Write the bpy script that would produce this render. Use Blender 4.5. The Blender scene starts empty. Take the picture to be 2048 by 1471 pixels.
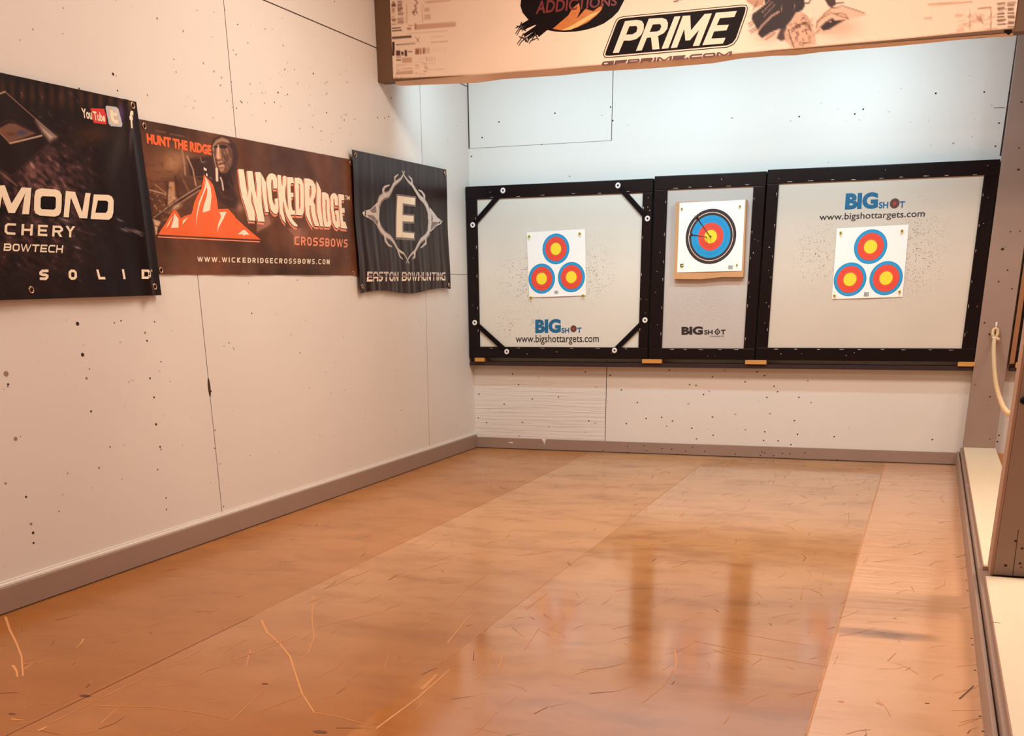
import bpy, bmesh, math, random
import numpy as np
from mathutils import Vector, Matrix
from mathutils.geometry import tessellate_polygon

random.seed(7)
S = bpy.context.scene
COL = S.collection
PI = math.pi

# ------------------------------------------------------------------ camera
F, CX, CY = 2203.73, 1024.0, 1439.77            # focal length and principal point in 2048x1471 pixels
ROT = np.array([[0.9413898692675812, -0.3179857619994523, -0.11256184613799712],
                [0.33713374546557023, 0.8758372803333518, 0.3453257824817513],
                [-0.01122282088971217, -0.36303459001024313, 0.9317080737802867]])   # columns: right, forward, up
EYE = np.array([3.16564606, -7.97771496, 1.10757626])
cam_d = bpy.data.cameras.new('camera'); cam = bpy.data.objects.new('camera', cam_d); COL.objects.link(cam)
cam_d.sensor_fit = 'HORIZONTAL'; cam_d.sensor_width = 36.0; cam_d.lens = F / 2048 * 36
cam_d.shift_y = (CY - 735.5) / 2048; cam_d.clip_start = 0.05
r_, f_, u_ = ROT[:, 0], ROT[:, 1], ROT[:, 2]
cam.matrix_world = Matrix(((r_[0], u_[0], -f_[0], EYE[0]), (r_[1], u_[1], -f_[1], EYE[1]),
                           (r_[2], u_[2], -f_[2], EYE[2]), (0, 0, 0, 1)))
S.camera = cam

# ------------------------------------------------------------------ world, lights, exposure
S.view_settings.view_transform = 'Standard'; S.view_settings.look = 'None'
S.view_settings.gamma = 1.0; S.view_settings.use_curve_mapping = False
S.view_settings.exposure = 0.26
w = bpy.data.worlds.new('world'); S.world = w; w.use_nodes = True
w.node_tree.nodes['Background'].inputs[0].default_value = (1, 0.9, 0.8, 1)
w.node_tree.nodes['Background'].inputs[1].default_value = 0.3

def area(name, loc, target, size, power, color, spread=PI):
    l = bpy.data.lights.new(name, 'AREA'); l.shape = 'RECTANGLE'; l.size, l.size_y = size
    l.energy = power; l.color = color; l.spread = spread
    o = bpy.data.objects.new(name, l); COL.objects.link(o); o.location = loc
    o.rotation_euler = (Vector(target) - Vector(loc)).to_track_quat('-Z', 'Y').to_euler()
    return o
WARM = (1.0, 0.88, 0.77)
COOL = (0.60, 0.86, 1.0)
area('ceiling_lamp', (1.9, -2.9, 3.15), (1.9, -2.9, 0), (1.6, 0.6), 68, WARM)
area('ceiling_lamp', (4.7, -3.3, 3.15), (4.7, -3.3, 0), (1.2, 0.4), 60, WARM)
area('ceiling_lamp', (1.0, -6.6, 3.15), (1.0, -6.6, 0), (1.2, 0.4), 74, WARM)
area('lane_lamp', (0.62, -1.15, 2.44), (0.30, 0.0, 1.80), (0.4, 0.12), 6.2, COOL, 2.4)
area('lane_lamp', (1.55, -1.15, 2.44), (1.40, 0.0, 1.85), (0.5, 0.12), 7.6, COOL, 2.4)
area('lane_lamp', (2.62, -1.15, 2.44), (2.6, 0.0, 1.95), (0.5, 0.12), 8.6, COOL, 2.4)
area('lane_lamp', (5.0, -1.15, 2.44), (5.0, 0.0, 1.8), (0.5, 0.12), 8, COOL, 2.4)

# ------------------------------------------------------------------ helpers
def lin(r, g, b):
    return tuple(((v / 255) / 12.92 if v / 255 <= 0.04045 else ((v / 255 + 0.055) / 1.055) ** 2.4) for v in (r, g, b))
def ray(px, py):
    return ROT @ np.array([(px - CX) / F, 1.0, -(py - CY) / F])
def on(axis, val, px, py):                      # point of a world plane seen at a photograph pixel (for measuring)
    d = ray(px, py); t = (val - EYE[axis]) / d[axis]; return EYE + t * d
def pix(P):
    d = (np.asarray(P) - EYE) @ ROT
    return CX + F * d[..., 0] / d[..., 1], CY - F * d[..., 2] / d[..., 1]

def tag(o, label=None, cat=None, group=None, kind=None):
    if label: o['label'] = label
    if cat: o['category'] = cat
    if group: o['group'] = group
    if kind: o['kind'] = kind
    return o
def empty(name, loc, label=None, cat=None, group=None):
    o = bpy.data.objects.new(name, None); COL.objects.link(o); o.location = loc; o.empty_display_size = 0.05
    return tag(o, label, cat, group)
def link(name, me, parent=None):
    o = bpy.data.objects.new(name, me); COL.objects.link(o)
    if parent is not None:
        o.parent = parent; wl = Vector((0, 0, 0)); p = parent
        while p is not None: wl += p.location; p = p.parent
        o.location = -wl
    return o

# ------------------------------------------------------------------ materials
def nt(name):
    m = bpy.data.materials.new(name); m.use_nodes = True
    t = m.node_tree; return m, t, t.nodes['Principled BSDF']
def N(t, kind, **kw):
    n = t.nodes.new(kind)
    for k, v in kw.items():
        if k.startswith('i_'): n.inputs[k[2:].replace('_', ' ')].default_value = v
        else: setattr(n, k, v)
    return n
def mix(t, fac, a, b, mode='MIX'):
    n = t.nodes.new('ShaderNodeMix'); n.data_type = 'RGBA'; n.blend_type = mode
    for s, v in ((n.inputs[0], fac), (n.inputs[6], a), (n.inputs[7], b)):
        if hasattr(v, 'is_output'): t.links.new(v, s)
        elif isinstance(v, (int, float)): s.default_value = v
        else: s.default_value = (*v, 1)
    return n.outputs[2]
def ramp(t, src, p0, p1, c0=(0, 0, 0), c1=(1, 1, 1)):
    n = t.nodes.new('ShaderNodeValToRGB'); e = n.color_ramp.elements
    e[0].position, e[1].position = p0, p1; e[0].color = (*c0, 1); e[1].color = (*c1, 1)
    t.links.new(src, n.inputs[0]); return n.outputs[0]
def coord(t, scale=(1, 1, 1)):
    g = t.nodes.new('ShaderNodeNewGeometry'); m = t.nodes.new('ShaderNodeMapping')
    m.inputs['Scale'].default_value = scale; t.links.new(g.outputs['Position'], m.inputs[0]); return m.outputs[0]
def noise(t, vec, scale, detail=4, rough=0.5, dist=0.0):
    n = N(t, 'ShaderNodeTexNoise', i_Scale=scale, i_Detail=detail, i_Roughness=rough, i_Distortion=dist)
    t.links.new(vec, n.inputs[0]); return n.outputs[0]
def bump(t, b, src, strength, dist=0.01):
    n = N(t, 'ShaderNodeBump', i_Strength=strength, i_Distance=dist)
    t.links.new(src, n.inputs['Height']); t.links.new(n.outputs[0], b.inputs['Normal'])
def plain(name, col, rough=0.6, var=0.08, scale=8, bmp=0.0, metal=0.0, stretch=(1, 1, 1), spec=0.5):
    m, t, b = nt(name); c = lin(*col)
    v = coord(t, stretch); n = noise(t, v, scale)
    o = mix(t, n, tuple(x * (1 - var) for x in c), tuple(min(1, x * (1 + var)) for x in c))
    t.links.new(o, b.inputs['Base Color'])
    b.inputs['Roughness'].default_value = rough; b.inputs['Metallic'].default_value = metal
    b.inputs['Specular IOR Level'].default_value = spec
    if bmp: bump(t, b, noise(t, v, scale * 6), bmp)
    return m

def wall_mat(name, col, grain=(1, 1, 1)):
    m, t, b = nt(name); c = lin(*col); v = coord(t)
    base = mix(t, noise(t, v, 1.3, 3), tuple(x * 0.95 for x in c), tuple(min(1, x * 1.04) for x in c))
    v2 = coord(t, (9, 9, 17))                                    # faint dents and filled holes in the painted plywood
    vo = N(t, 'ShaderNodeTexVoronoi', feature='F1'); vo.inputs['Scale'].default_value = 1.0; t.links.new(v2, vo.inputs[0])
    spot = ramp(t, vo.outputs['Distance'], 0.05, 0.09, (1, 1, 1), (0, 0, 0))
    gate = ramp(t, noise(t, v, 1.7, 2), 0.50, 0.62)
    mul = N(t, 'ShaderNodeMath', operation='MULTIPLY'); t.links.new(spot, mul.inputs[0]); t.links.new(gate, mul.inputs[1])
    m2 = N(t, 'ShaderNodeMath', operation='MULTIPLY'); t.links.new(mul.outputs[0], m2.inputs[0]); m2.inputs[1].default_value = 0.35
    t.links.new(mix(t, m2.outputs[0], base, lin(120, 95, 80)), b.inputs['Base Color'])
    h = mix(t, 0.5, noise(t, coord(t, grain), 9, 6, 0.6), spot)
    bump(t, b, h, 0.12, 0.006)
    b.inputs['Roughness'].default_value = 0.55
    return m
M_wall = wall_mat('painted_plywood', (226, 215, 204), (0.5, 0.5, 5))
M_grain = wall_mat('raised_grain_paint', (226, 215, 204))
t = M_grain.node_tree; b = t.nodes['Principled BSDF']
bump(t, b, noise(t, coord(t, (1.0, 1, 26)), 2.2, 3, 0.5, 0.6), 0.5, 0.012)
M_seam = plain('seam_gap', (62, 38, 30), 0.9)
M_seamf = plain('seam_filled', (150, 125, 108), 0.8)
M_hole = plain('nail_hole', (52, 30, 22), 0.9)
M_holef = plain('filled_hole', (168, 140, 122), 0.8)
M_trim = plain('taupe_trim_paint', (153, 125, 109), 0.5, 0.06, 5, 0.05)
M_beam = plain('brown_beam_paint', (104, 72, 46), 0.55, 0.12, 5, 0.05)
M_ply = plain('cream_plywood', (236, 214, 182), 0.55, 0.05, 3, 0.05, stretch=(6, 0.6, 6))
M_edge = plain('cap_board_edge', (168, 128, 104), 0.6, 0.1)
M_ceil = plain('ceiling_paint', (190, 170, 150), 0.8)
M_black = plain('black_vinyl_wrap', (17, 4, 5), 0.32, 0.25, 6, 0.06, spec=0.25)
M_blackm = plain('black_strap', (17, 4, 5), 0.7, 0.2, 30, spec=0.15)
M_ledge = plain('dark_ledge_board', (44, 18, 12), 0.7, 0.3, 9, stretch=(0.4, 1, 3))
M_wood = plain('pine_block', (205, 142, 68), 0.6, 0.18, 30, 0.05, stretch=(0.4, 1, 4))
M_woodb = plain('brown_wood', (150, 96, 56), 0.6, 0.18, 20, 0.05, stretch=(3, 3, 0.5))
M_oran = plain('bare_wood_skirting', (214, 150, 96), 0.5, 0.12, 10, stretch=(0.5, 1, 3))
M_white = plain('white_washer', (240, 232, 222), 0.4)
M_staple = plain('steel_staple', (214, 196, 184), 0.35, metal=0.6)
M_steel = plain('zinc_steel', (205, 195, 185), 0.25, metal=0.9)
M_brass = plain('brass_grommet', (196, 160, 130), 0.3, metal=0.85)
M_rope = plain('cotton_rope', (226, 192, 146), 0.9, 0.12, 60, 0.3)
M_card = plain('cardboard', (205, 152, 102), 0.8, 0.05, 20)
M_paper = plain('target_paper', (248, 244, 236), 0.6, 0.01)
M_blue = plain('target_blue', (20, 150, 205), 0.6, 0.03)
M_blued = plain('target_blue_rim', (20, 125, 170), 0.6, 0.03)
M_red = plain('target_red', (232, 72, 50), 0.6, 0.03)
M_redd = plain('target_red_line', (200, 55, 35), 0.6, 0.03)
M_yel = plain('target_yellow', (246, 218, 45), 0.6, 0.03)
M_yeld = plain('target_yellow_line', (225, 190, 40), 0.6, 0.03)
M_tblk = plain('target_black', (58, 36, 36), 0.6, 0.03)
M_grey = plain('barcode_grey', (120, 112, 108), 0.7)
M_pin = plain('golden_pin', (226, 200, 60), 0.4)
M_arrow = plain('carbon_shaft', (45, 22, 16), 0.35)
M_fletch = plain('dark_fletching', (40, 20, 22), 0.6)
M_ink = plain('print_black', (38, 20, 16), 0.6, 0.3, 60)
M_inkb = plain('print_blue', (14, 98, 138), 0.6, 0.25, 60)
M_inko = plain('print_brown', (96, 56, 50), 0.6, 0.3, 60)
M_cream = plain('print_cream', (246, 226, 196), 0.42, 0.02)
M_oranp = plain('print_orange', (236, 98, 30), 0.42, 0.06, 3)
M_oranl = plain('print_salmon', (240, 140, 105), 0.42)
M_dkred = plain('print_dark_red', (112, 20, 12), 0.42)
M_ytred = plain('print_red', (215, 40, 26), 0.42)
M_icon = plain('print_icon_blue', (186, 196, 204), 0.42)
M_silver = plain('print_silver', (206, 192, 180), 0.4, 0.22, 40)
M_silvd = plain('print_silver_shade', (128, 108, 98), 0.4, 0.2, 30)
M_bandd = plain('print_chrome_band', (138, 92, 86), 0.4)
M_void = plain('print_black_gloss', (18, 4, 4), 0.5, spec=0.12)
M_flame = plain('print_flame', (196, 110, 42), 0.42, 0.35, 25, stretch=(1, 1, 2))
M_flamel = plain('print_flame_light', (236, 176, 100), 0.42, 0.15, 20)
M_skin = plain('print_peach', (238, 205, 178), 0.42, 0.02)

def face_mat(name, col, dirt, box, strength=0.6):
    """woven target face, speckled by arrow holes inside given world ellipses (cx, cz, rx, rz)"""
    m, t, b = nt(name); c = lin(*col); v = coord(t)
    base = mix(t, noise(t, v, 2.5, 4), tuple(x * 0.94 for x in c), tuple(min(1, x * 1.05) for x in c))
    vo = N(t, 'ShaderNodeTexVoronoi', feature='F1'); vo.inputs['Scale'].default_value = 1
    t.links.new(coord(t, (75, 75, 105)), vo.inputs[0])
    spot = ramp(t, vo.outputs['Distance'], 0.12, 0.34, (1, 1, 1), (0, 0, 0))
    acc = None
    for (cx, cz, rx, rz) in box:
        mp = N(t, 'ShaderNodeMapping'); g = t.nodes.new('ShaderNodeNewGeometry')
        mp.inputs['Location'].default_value = (-cx / rx, 0, -cz / rz); mp.inputs['Scale'].default_value = (1 / rx, 0, 1 / rz)
        t.links.new(g.outputs['Position'], mp.inputs[0])
        ln = N(t, 'ShaderNodeVectorMath', operation='LENGTH'); t.links.new(mp.outputs[0], ln.inputs[0])
        f = ramp(t, ln.outputs['Value'], 0.1, 1.0, (1, 1, 1), (0, 0, 0))
        if acc is None: acc = f
        else:
            mx = N(t, 'ShaderNodeMath', operation='MAXIMUM'); t.links.new(acc, mx.inputs[0]); t.links.new(f, mx.inputs[1]); acc = mx.outputs[0]
    gate = N(t, 'ShaderNodeMath', operation='MULTIPLY'); t.links.new(acc, gate.inputs[0])
    t.links.new(ramp(t, noise(t, coord(t, (1, 1, 1.3)), 28, 3), 0.36, 0.56), gate.inputs[1])
    mu = N(t, 'ShaderNodeMath', operation='MULTIPLY'); t.links.new(gate.outputs[0], mu.inputs[0]); t.links.new(spot, mu.inputs[1])
    ms = N(t, 'ShaderNodeMath', operation='MULTIPLY'); t.links.new(mu.outputs[0], ms.inputs[0]); ms.inputs[1].default_value = strength
    t.links.new(mix(t, ms.outputs[0], base, lin(*dirt)), b.inputs['Base Color'])
    b.inputs['Roughness'].default_value = 0.6; bump(t, b, mu.outputs[0], 0.8, 0.004)
    return m

def printed(name, rough=0.38, bmp=0.1, sp=0.3):
    m, t, b = nt(name)
    a = t.nodes.new('ShaderNodeAttribute'); a.attribute_name = 'Col'
    t.links.new(a.outputs['Color'], b.inputs['Base Color']); b.inputs['Roughness'].default_value = rough; b.inputs['Specular IOR Level'].default_value = sp
    bump(t, b, noise(t, coord(t), 35, 3), bmp, 0.004)
    return m
M_print = printed('printed_vinyl', 0.40, 0.06, 0.16)
M_gloss = printed('glossy_black_vinyl', 0.28, 0.03, 0.2)
M_printm = printed('printed_vinyl_matte', 0.5, 0.05)

def floor_mat():
    m, t, b = nt('worn_floor_matting')
    g = t.nodes.new('ShaderNodeNewGeometry'); sep = t.nodes.new('ShaderNodeSeparateXYZ'); t.links.new(g.outputs['Position'], sep.inputs[0])
    def step(x, wd=0.004):
        n = N(t, 'ShaderNodeMapRange'); n.inputs[1].default_value = x - wd; n.inputs[2].default_value = x + wd
        t.links.new(sep.outputs[0], n.inputs[0]); return n.outputs[0]
    sA, sB, sC = step(2.974), step(1.81), step(0.92)
    big = noise(t, coord(t, (0.55, 1.2, 1)), 1.5, 5, 0.6, 0.5)
    streak = noise(t, coord(t, (1.3, 2.6, 1)), 2.2, 8, 0.66, 0.15)
    fine = noise(t, coord(t, (6, 14, 1)), 6, 6, 0.7)
    pale_y = N(t, 'ShaderNodeMapRange'); pale_y.inputs[1].default_value = -5.6; pale_y.inputs[2].default_value = -2.4   # base colour gets paler towards the targets
    t.links.new(sep.outputs[1], pale_y.inputs[0]); dm = N(t, 'ShaderNodeMath', operation='MULTIPLY_ADD'); t.links.new(big, dm.inputs[0]); dm.inputs[1].default_value = 0.7
    t.links.new(pale_y.outputs[0], dm.inputs[2]); dn = N(t, 'ShaderNodeMath', operation='SUBTRACT', use_clamp=True); t.links.new(dm.outputs[0], dn.inputs[0]); dn.inputs[1].default_value = 0.35
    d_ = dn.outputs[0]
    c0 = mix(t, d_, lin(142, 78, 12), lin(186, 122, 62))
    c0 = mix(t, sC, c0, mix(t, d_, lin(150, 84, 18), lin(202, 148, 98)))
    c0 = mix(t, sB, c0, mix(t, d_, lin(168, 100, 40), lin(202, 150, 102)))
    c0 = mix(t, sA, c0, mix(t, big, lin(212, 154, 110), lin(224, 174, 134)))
    stk = mix(t, sA, ramp(t, streak, 0.46, 0.78, (0, 0, 0), (.7, .7, .7)), ramp(t, streak, 0.5, 0.8, (0, 0, 0), (.22, .22, .22)))
    c1 = mix(t, stk, c0, lin(128, 74, 30))
    c2 = mix(t, ramp(t, fine, 0.60, 0.85, (0, 0, 0), (.35, .35, .35)), c1, lin(214, 150, 106))
    # fine light scuffs
    sc = noise(t, coord(t, (3, 30, 1)), 9, 8, 0.75, 1.5)
    c3 = mix(t, ramp(t, sc, 0.68, 0.78, (0, 0, 0), (.3, .3, .3)), c2, lin(222, 164, 118))
    # dark elongated mark on the light strip
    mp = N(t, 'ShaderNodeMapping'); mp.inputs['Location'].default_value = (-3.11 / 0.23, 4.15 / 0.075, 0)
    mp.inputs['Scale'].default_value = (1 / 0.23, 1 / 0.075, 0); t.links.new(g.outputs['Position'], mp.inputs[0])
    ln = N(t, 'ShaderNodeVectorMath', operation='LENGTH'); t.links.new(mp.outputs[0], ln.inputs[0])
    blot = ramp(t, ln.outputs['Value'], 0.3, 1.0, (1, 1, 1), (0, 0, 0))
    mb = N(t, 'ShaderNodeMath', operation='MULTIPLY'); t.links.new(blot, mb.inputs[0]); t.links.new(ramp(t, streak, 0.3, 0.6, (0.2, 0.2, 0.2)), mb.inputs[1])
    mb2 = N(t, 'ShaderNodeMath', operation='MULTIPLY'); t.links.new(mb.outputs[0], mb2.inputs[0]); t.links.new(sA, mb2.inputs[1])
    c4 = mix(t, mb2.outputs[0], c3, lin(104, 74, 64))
    t.links.new(c4, b.inputs['Base Color'])
    r0 = N(t, 'ShaderNodeMapRange'); t.links.new(streak, r0.inputs[0]); r0.inputs[3].default_value = 0.16; r0.inputs[4].default_value = 0.34
    r1 = N(t, 'ShaderNodeMapRange'); t.links.new(fine, r1.inputs[0]); r1.inputs[3].default_value = 0.07; r1.inputs[4].default_value = 0.15
    r2 = N(t, 'ShaderNodeMapRange'); t.links.new(fine, r2.inputs[0]); r2.inputs[3].default_value = 0.10; r2.inputs[4].default_value = 0.22
    ra = mix(t, sB, r0.outputs[0], r1.outputs[0]); rb = mix(t, sA, ra, r2.outputs[0])
    t.links.new(rb, b.inputs['Roughness'])
    sp = mix(t, sC, (.45, .45, .45), (.75, .75, .75)); sp = mix(t, sB, sp, (1.0, 1.0, 1.0)); t.links.new(sp, b.inputs['Specular IOR Level'])
    wv = noise(t, coord(t, (1.5, 9, 1)), 2.0, 3, 0.5, 0.4)
    wm = N(t, 'ShaderNodeMath', operation='MULTIPLY'); t.links.new(wv, wm.inputs[0]); t.links.new(sA, wm.inputs[1])
    ad = N(t, 'ShaderNodeMath', operation='MULTIPLY_ADD'); t.links.new(fine, ad.inputs[0]); ad.inputs[1].default_value = 0.02
    t.links.new(wm.outputs[0], ad.inputs[2])
    bump(t, b, ad.outputs[0], 0.35, 0.01)
    return m
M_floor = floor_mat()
M_scr = plain('scratch', (200, 134, 78), 0.5)
M_scrf = plain('faint_scratch', (190, 122, 66), 0.45)
M_scrd = plain('dark_scuff', (92, 48, 22), 0.6)

# ------------------------------------------------------------------ solid geometry
class MB:
    def __init__(s): s.v = []; s.f = []; s.m = []; s.sm = []; s.mats = []
    def mi(s, mat):
        if mat not in s.mats: s.mats.append(mat)
        return s.mats.index(mat)
    def add(s, vs, fs, mat, smooth=False):
        o = len(s.v); i = s.mi(mat); s.v += [tuple(x) for x in vs]
        for f in fs: s.f.append([o + k for k in f]); s.m.append(i); s.sm.append(smooth)
    def bm(s, bm, mat, smooth=False):
        bm.verts.ensure_lookup_table(); bm.verts.index_update()
        s.add([v.co[:] for v in bm.verts], [[v.index for v in f.verts] for f in bm.faces], mat, smooth); bm.free()
    def box(s, x0, x1, y0, y1, z0, z1, mat, bev=0.0):
        bm = bmesh.new(); bmesh.ops.create_cube(bm, size=1)
        for v in bm.verts:
            v.co = ((x0 + x1) / 2 + v.co.x * (x1 - x0), (y0 + y1) / 2 + v.co.y * (y1 - y0), (z0 + z1) / 2 + v.co.z * (z1 - z0))
        if bev: bmesh.ops.bevel(bm, geom=bm.edges[:], offset=bev, segments=2, affect='EDGES', profile=0.6)
        s.bm(bm, mat)
    def prism(s, base, top, mat):                                # two equal rings of points
        n = len(base); fs = [list(range(n))[::-1], list(range(n, 2 * n))]
        fs += [[i, (i + 1) % n, n + (i + 1) % n, n + i] for i in range(n)]
        s.add(list(base) + list(top), fs, mat)
    def tube(s, pts, r, mat, n=10, cap=True, smooth=True):
        pts = [Vector(p) for p in pts]; R = r if hasattr(r, '__len__') else [r] * len(pts)
        vs = []; fs = []; up = None
        for i, p in enumerate(pts):
            d = (pts[min(i + 1, len(pts) - 1)] - pts[max(i - 1, 0)]).normalized()
            if up is None: up = Vector((0, 0, 1)) if abs(d.z) < 0.9 else Vector((1, 0, 0))
            a = d.cross(up).normalized(); up = a.cross(d).normalized()
            for k in range(n):
                q = 2 * PI * k / n; vs.append(p + (a * math.cos(q) + up * math.sin(q)) * R[i])
        for i in range(len(pts) - 1):
            for k in range(n):
                k2 = (k + 1) % n; fs.append([i * n + k, i * n + k2, (i + 1) * n + k2, (i + 1) * n + k])
        if cap: fs.append(list(range(n))[::-1]); fs.append([(len(pts) - 1) * n + k for k in range(n)])
        s.add(vs, fs, mat, smooth)
    def ring(s, c, nrm, R, r, mat, n=20, k=8):
        q = Vector(nrm).to_track_quat('Z', 'Y'); vs = []; fs = []
        for i in range(n):
            a = 2 * PI * i / n
            for j in range(k):
                b = 2 * PI * j / k
                vs.append(Vector(c) + q @ Vector(((R + r * math.cos(b)) * math.cos(a), (R + r * math.cos(b)) * math.sin(a), r * math.sin(b))))
        for i in range(n):
            for j in range(k):
                fs.append([i * k + j, ((i + 1) % n) * k + j, ((i + 1) % n) * k + (j + 1) % k, i * k + (j + 1) % k])
        s.add(vs, fs, mat, True)
    def mesh(s, name):
        me = bpy.data.meshes.new(name); me.from_pydata(s.v, [], s.f)
        for m in s.mats: me.materials.append(m)
        me.polygons.foreach_set('material_index', s.m); me.polygons.foreach_set('use_smooth', s.sm); me.update(); return me
    def build(s, name, parent=None): return link(name, s.mesh(name), parent)

# ------------------------------------------------------------------ sheets and prints on a plane
class Sheet(MB):
    """surface on plane axis=val; a, b are the in-plane coordinates; fn(a, b) lifts it off the plane"""
    def __init__(s, axis, val, fn=None):
        super().__init__(); s.ax = axis; s.val = val; s.fn = fn; s.col = {}
    def P(s, a, b, e=0.0):
        d = (s.fn(a, b) if s.fn else 0.0) + e
        if s.ax == 0: return (s.val + d, a, b)
        if s.ax == 1: return (a, s.val - d, b)
        return (a, b, s.val + d)
    def ab(s, px, py):
        p = on(s.ax, s.val, px, py); return [(p[1], p[2]), (p[0], p[2]), (p[0], p[1])][s.ax]
    def trace(s, pts, sc=1.0, ox=0.0, oy=0.0): return [s.ab(ox + x / sc, oy + y / sc) for x, y in pts]
    def tri(s, A, B, Cc, mat, e, depth=0):
        if s.fn and depth < 7:
            L = [math.dist(A, B), math.dist(B, Cc), math.dist(Cc, A)]; m = max(L)
            if m > 0.035:
                i = L.index(m)
                if i == 0: M_ = ((A[0] + B[0]) / 2, (A[1] + B[1]) / 2); s.tri(A, M_, Cc, mat, e, depth + 1); s.tri(M_, B, Cc, mat, e, depth + 1)
                elif i == 1: M_ = ((B[0] + Cc[0]) / 2, (B[1] + Cc[1]) / 2); s.tri(A, B, M_, mat, e, depth + 1); s.tri(A, M_, Cc, mat, e, depth + 1)
                else: M_ = ((A[0] + Cc[0]) / 2, (A[1] + Cc[1]) / 2); s.tri(A, B, M_, mat, e, depth + 1); s.tri(M_, B, Cc, mat, e, depth + 1)
                return
        ar = (B[0] - A[0]) * (Cc[1] - A[1]) - (B[1] - A[1]) * (Cc[0] - A[0])
        if abs(ar) < 1e-12: return
        if ar < 0: B, Cc = Cc, B
        s.add([s.P(*A, e), s.P(*B, e), s.P(*Cc, e)], [[0, 1, 2]], mat)
    def poly(s, outer, mat, layer=1, holes=()):
        loops = [[Vector((a, b, 0)) for a, b in L] for L in [outer, *holes]]; flat = [tuple(p[:2]) for L in loops for p in L]
        for tr in tessellate_polygon(loops): s.tri(flat[tr[0]], flat[tr[1]], flat[tr[2]], mat, layer * 0.0006)
    def disc(s, c, r, mat, layer=1, r2=None, n=40, rin=0.0):
        r2 = r2 or r
        pts = [(c[0] + r * math.cos(2 * PI * i / n), c[1] + r2 * math.sin(2 * PI * i / n)) for i in range(n)]
        if rin:
            k = rin / r; ins = [(c[0] + (p[0] - c[0]) * k, c[1] + (p[1] - c[1]) * k) for p in pts]
            for i in range(n): s.poly([pts[i], pts[(i + 1) % n], ins[(i + 1) % n], ins[i]], mat, layer)
        else: s.poly(pts, mat, layer)
    def stroke(s, pts, w0, w1, mat, layer=1):                    # tapered line; widths in metres
        for q in strip(pts, w0, w1): s.poly(q, mat, layer)
    def grid(s, quad, nu, nv, mat, paint=None, top=None, bot=None):
        """quad = tl, tr, br, bl in (a, b); paint(PX, PY, rgb) recolours the print"""
        tl, tr, br, bl = [np.array(q) for q in quad]
        U, V = np.meshgrid(np.linspace(0, 1, nu + 1), np.linspace(0, 1, nv + 1))
        Q = ((1 - U)[..., None] * (1 - V)[..., None] * tl + U[..., None] * (1 - V)[..., None] * tr
             + U[..., None] * V[..., None] * br + (1 - U)[..., None] * V[..., None] * bl)
        if top: Q[..., 1] += (1 - V) ** 3 * np.vectorize(top)(U)
        if bot: Q[..., 1] += V ** 3 * np.vectorize(bot)(U)
        vs = [s.P(float(a), float(b)) for a, b in Q.reshape(-1, 2)]
        o = len(s.v); w = nu + 1
        fs = [[j * w + i, (j + 1) * w + i, (j + 1) * w + i + 1, j * w + i + 1] for j in range(nv) for i in range(nu)]
        s.add(vs, fs, mat, True)
        if paint is not None:
            px, py = pix(np.array(vs)); rgb = np.zeros((len(vs), 3)); rgb = paint(px, py, rgb, Q.reshape(-1, 2)); s.col[o] = rgb
    def mesh(s, name):
        me = super().mesh(name)
        if s.col:
            at = me.color_attributes.new('Col', 'FLOAT_COLOR', 'POINT'); arr = np.ones((len(s.v), 4))
            for o, rgb in s.col.items():
                x = np.clip(rgb, 0, 255) / 255; arr[o:o + len(rgb), :3] = np.where(x <= 0.04045, x / 12.92, ((x + 0.055) / 1.055) ** 2.4)
            at.data.foreach_set('color', arr.astype(np.float32).ravel())
        return me

def strip(pts, w0, w1, closed=False):
    n = len(pts); P = [Vector(p) for p in pts]; L = []
    for i in range(n):
        t = i / max(1, n - 1); h = (w0 + (w1 - w0) * t) / 2
        a = P[i] - P[i - 1] if (i > 0 or closed) else P[1] - P[0]
        b = P[(i + 1) % n] - P[i] if (i < n - 1 or closed) else a
        if a.length < 1e-9: a = b
        if b.length < 1e-9: b = a
        a = a.normalized(); b = b.normalized(); m = (a + b)
        m = m.normalized() if m.length > 1e-6 else a
        nr = Vector((-m.y, m.x)); k = nr.dot(Vector((-a.y, a.x))); k = max(k, 0.35)
        L.append((P[i] + nr * h / k, P[i] - nr * h / k))
    out = []
    for i in range(n if closed else n - 1):
        j = (i + 1) % n; out.append([tuple(L[i][0]), tuple(L[j][0]), tuple(L[j][1]), tuple(L[i][1])])
    return out

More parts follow.
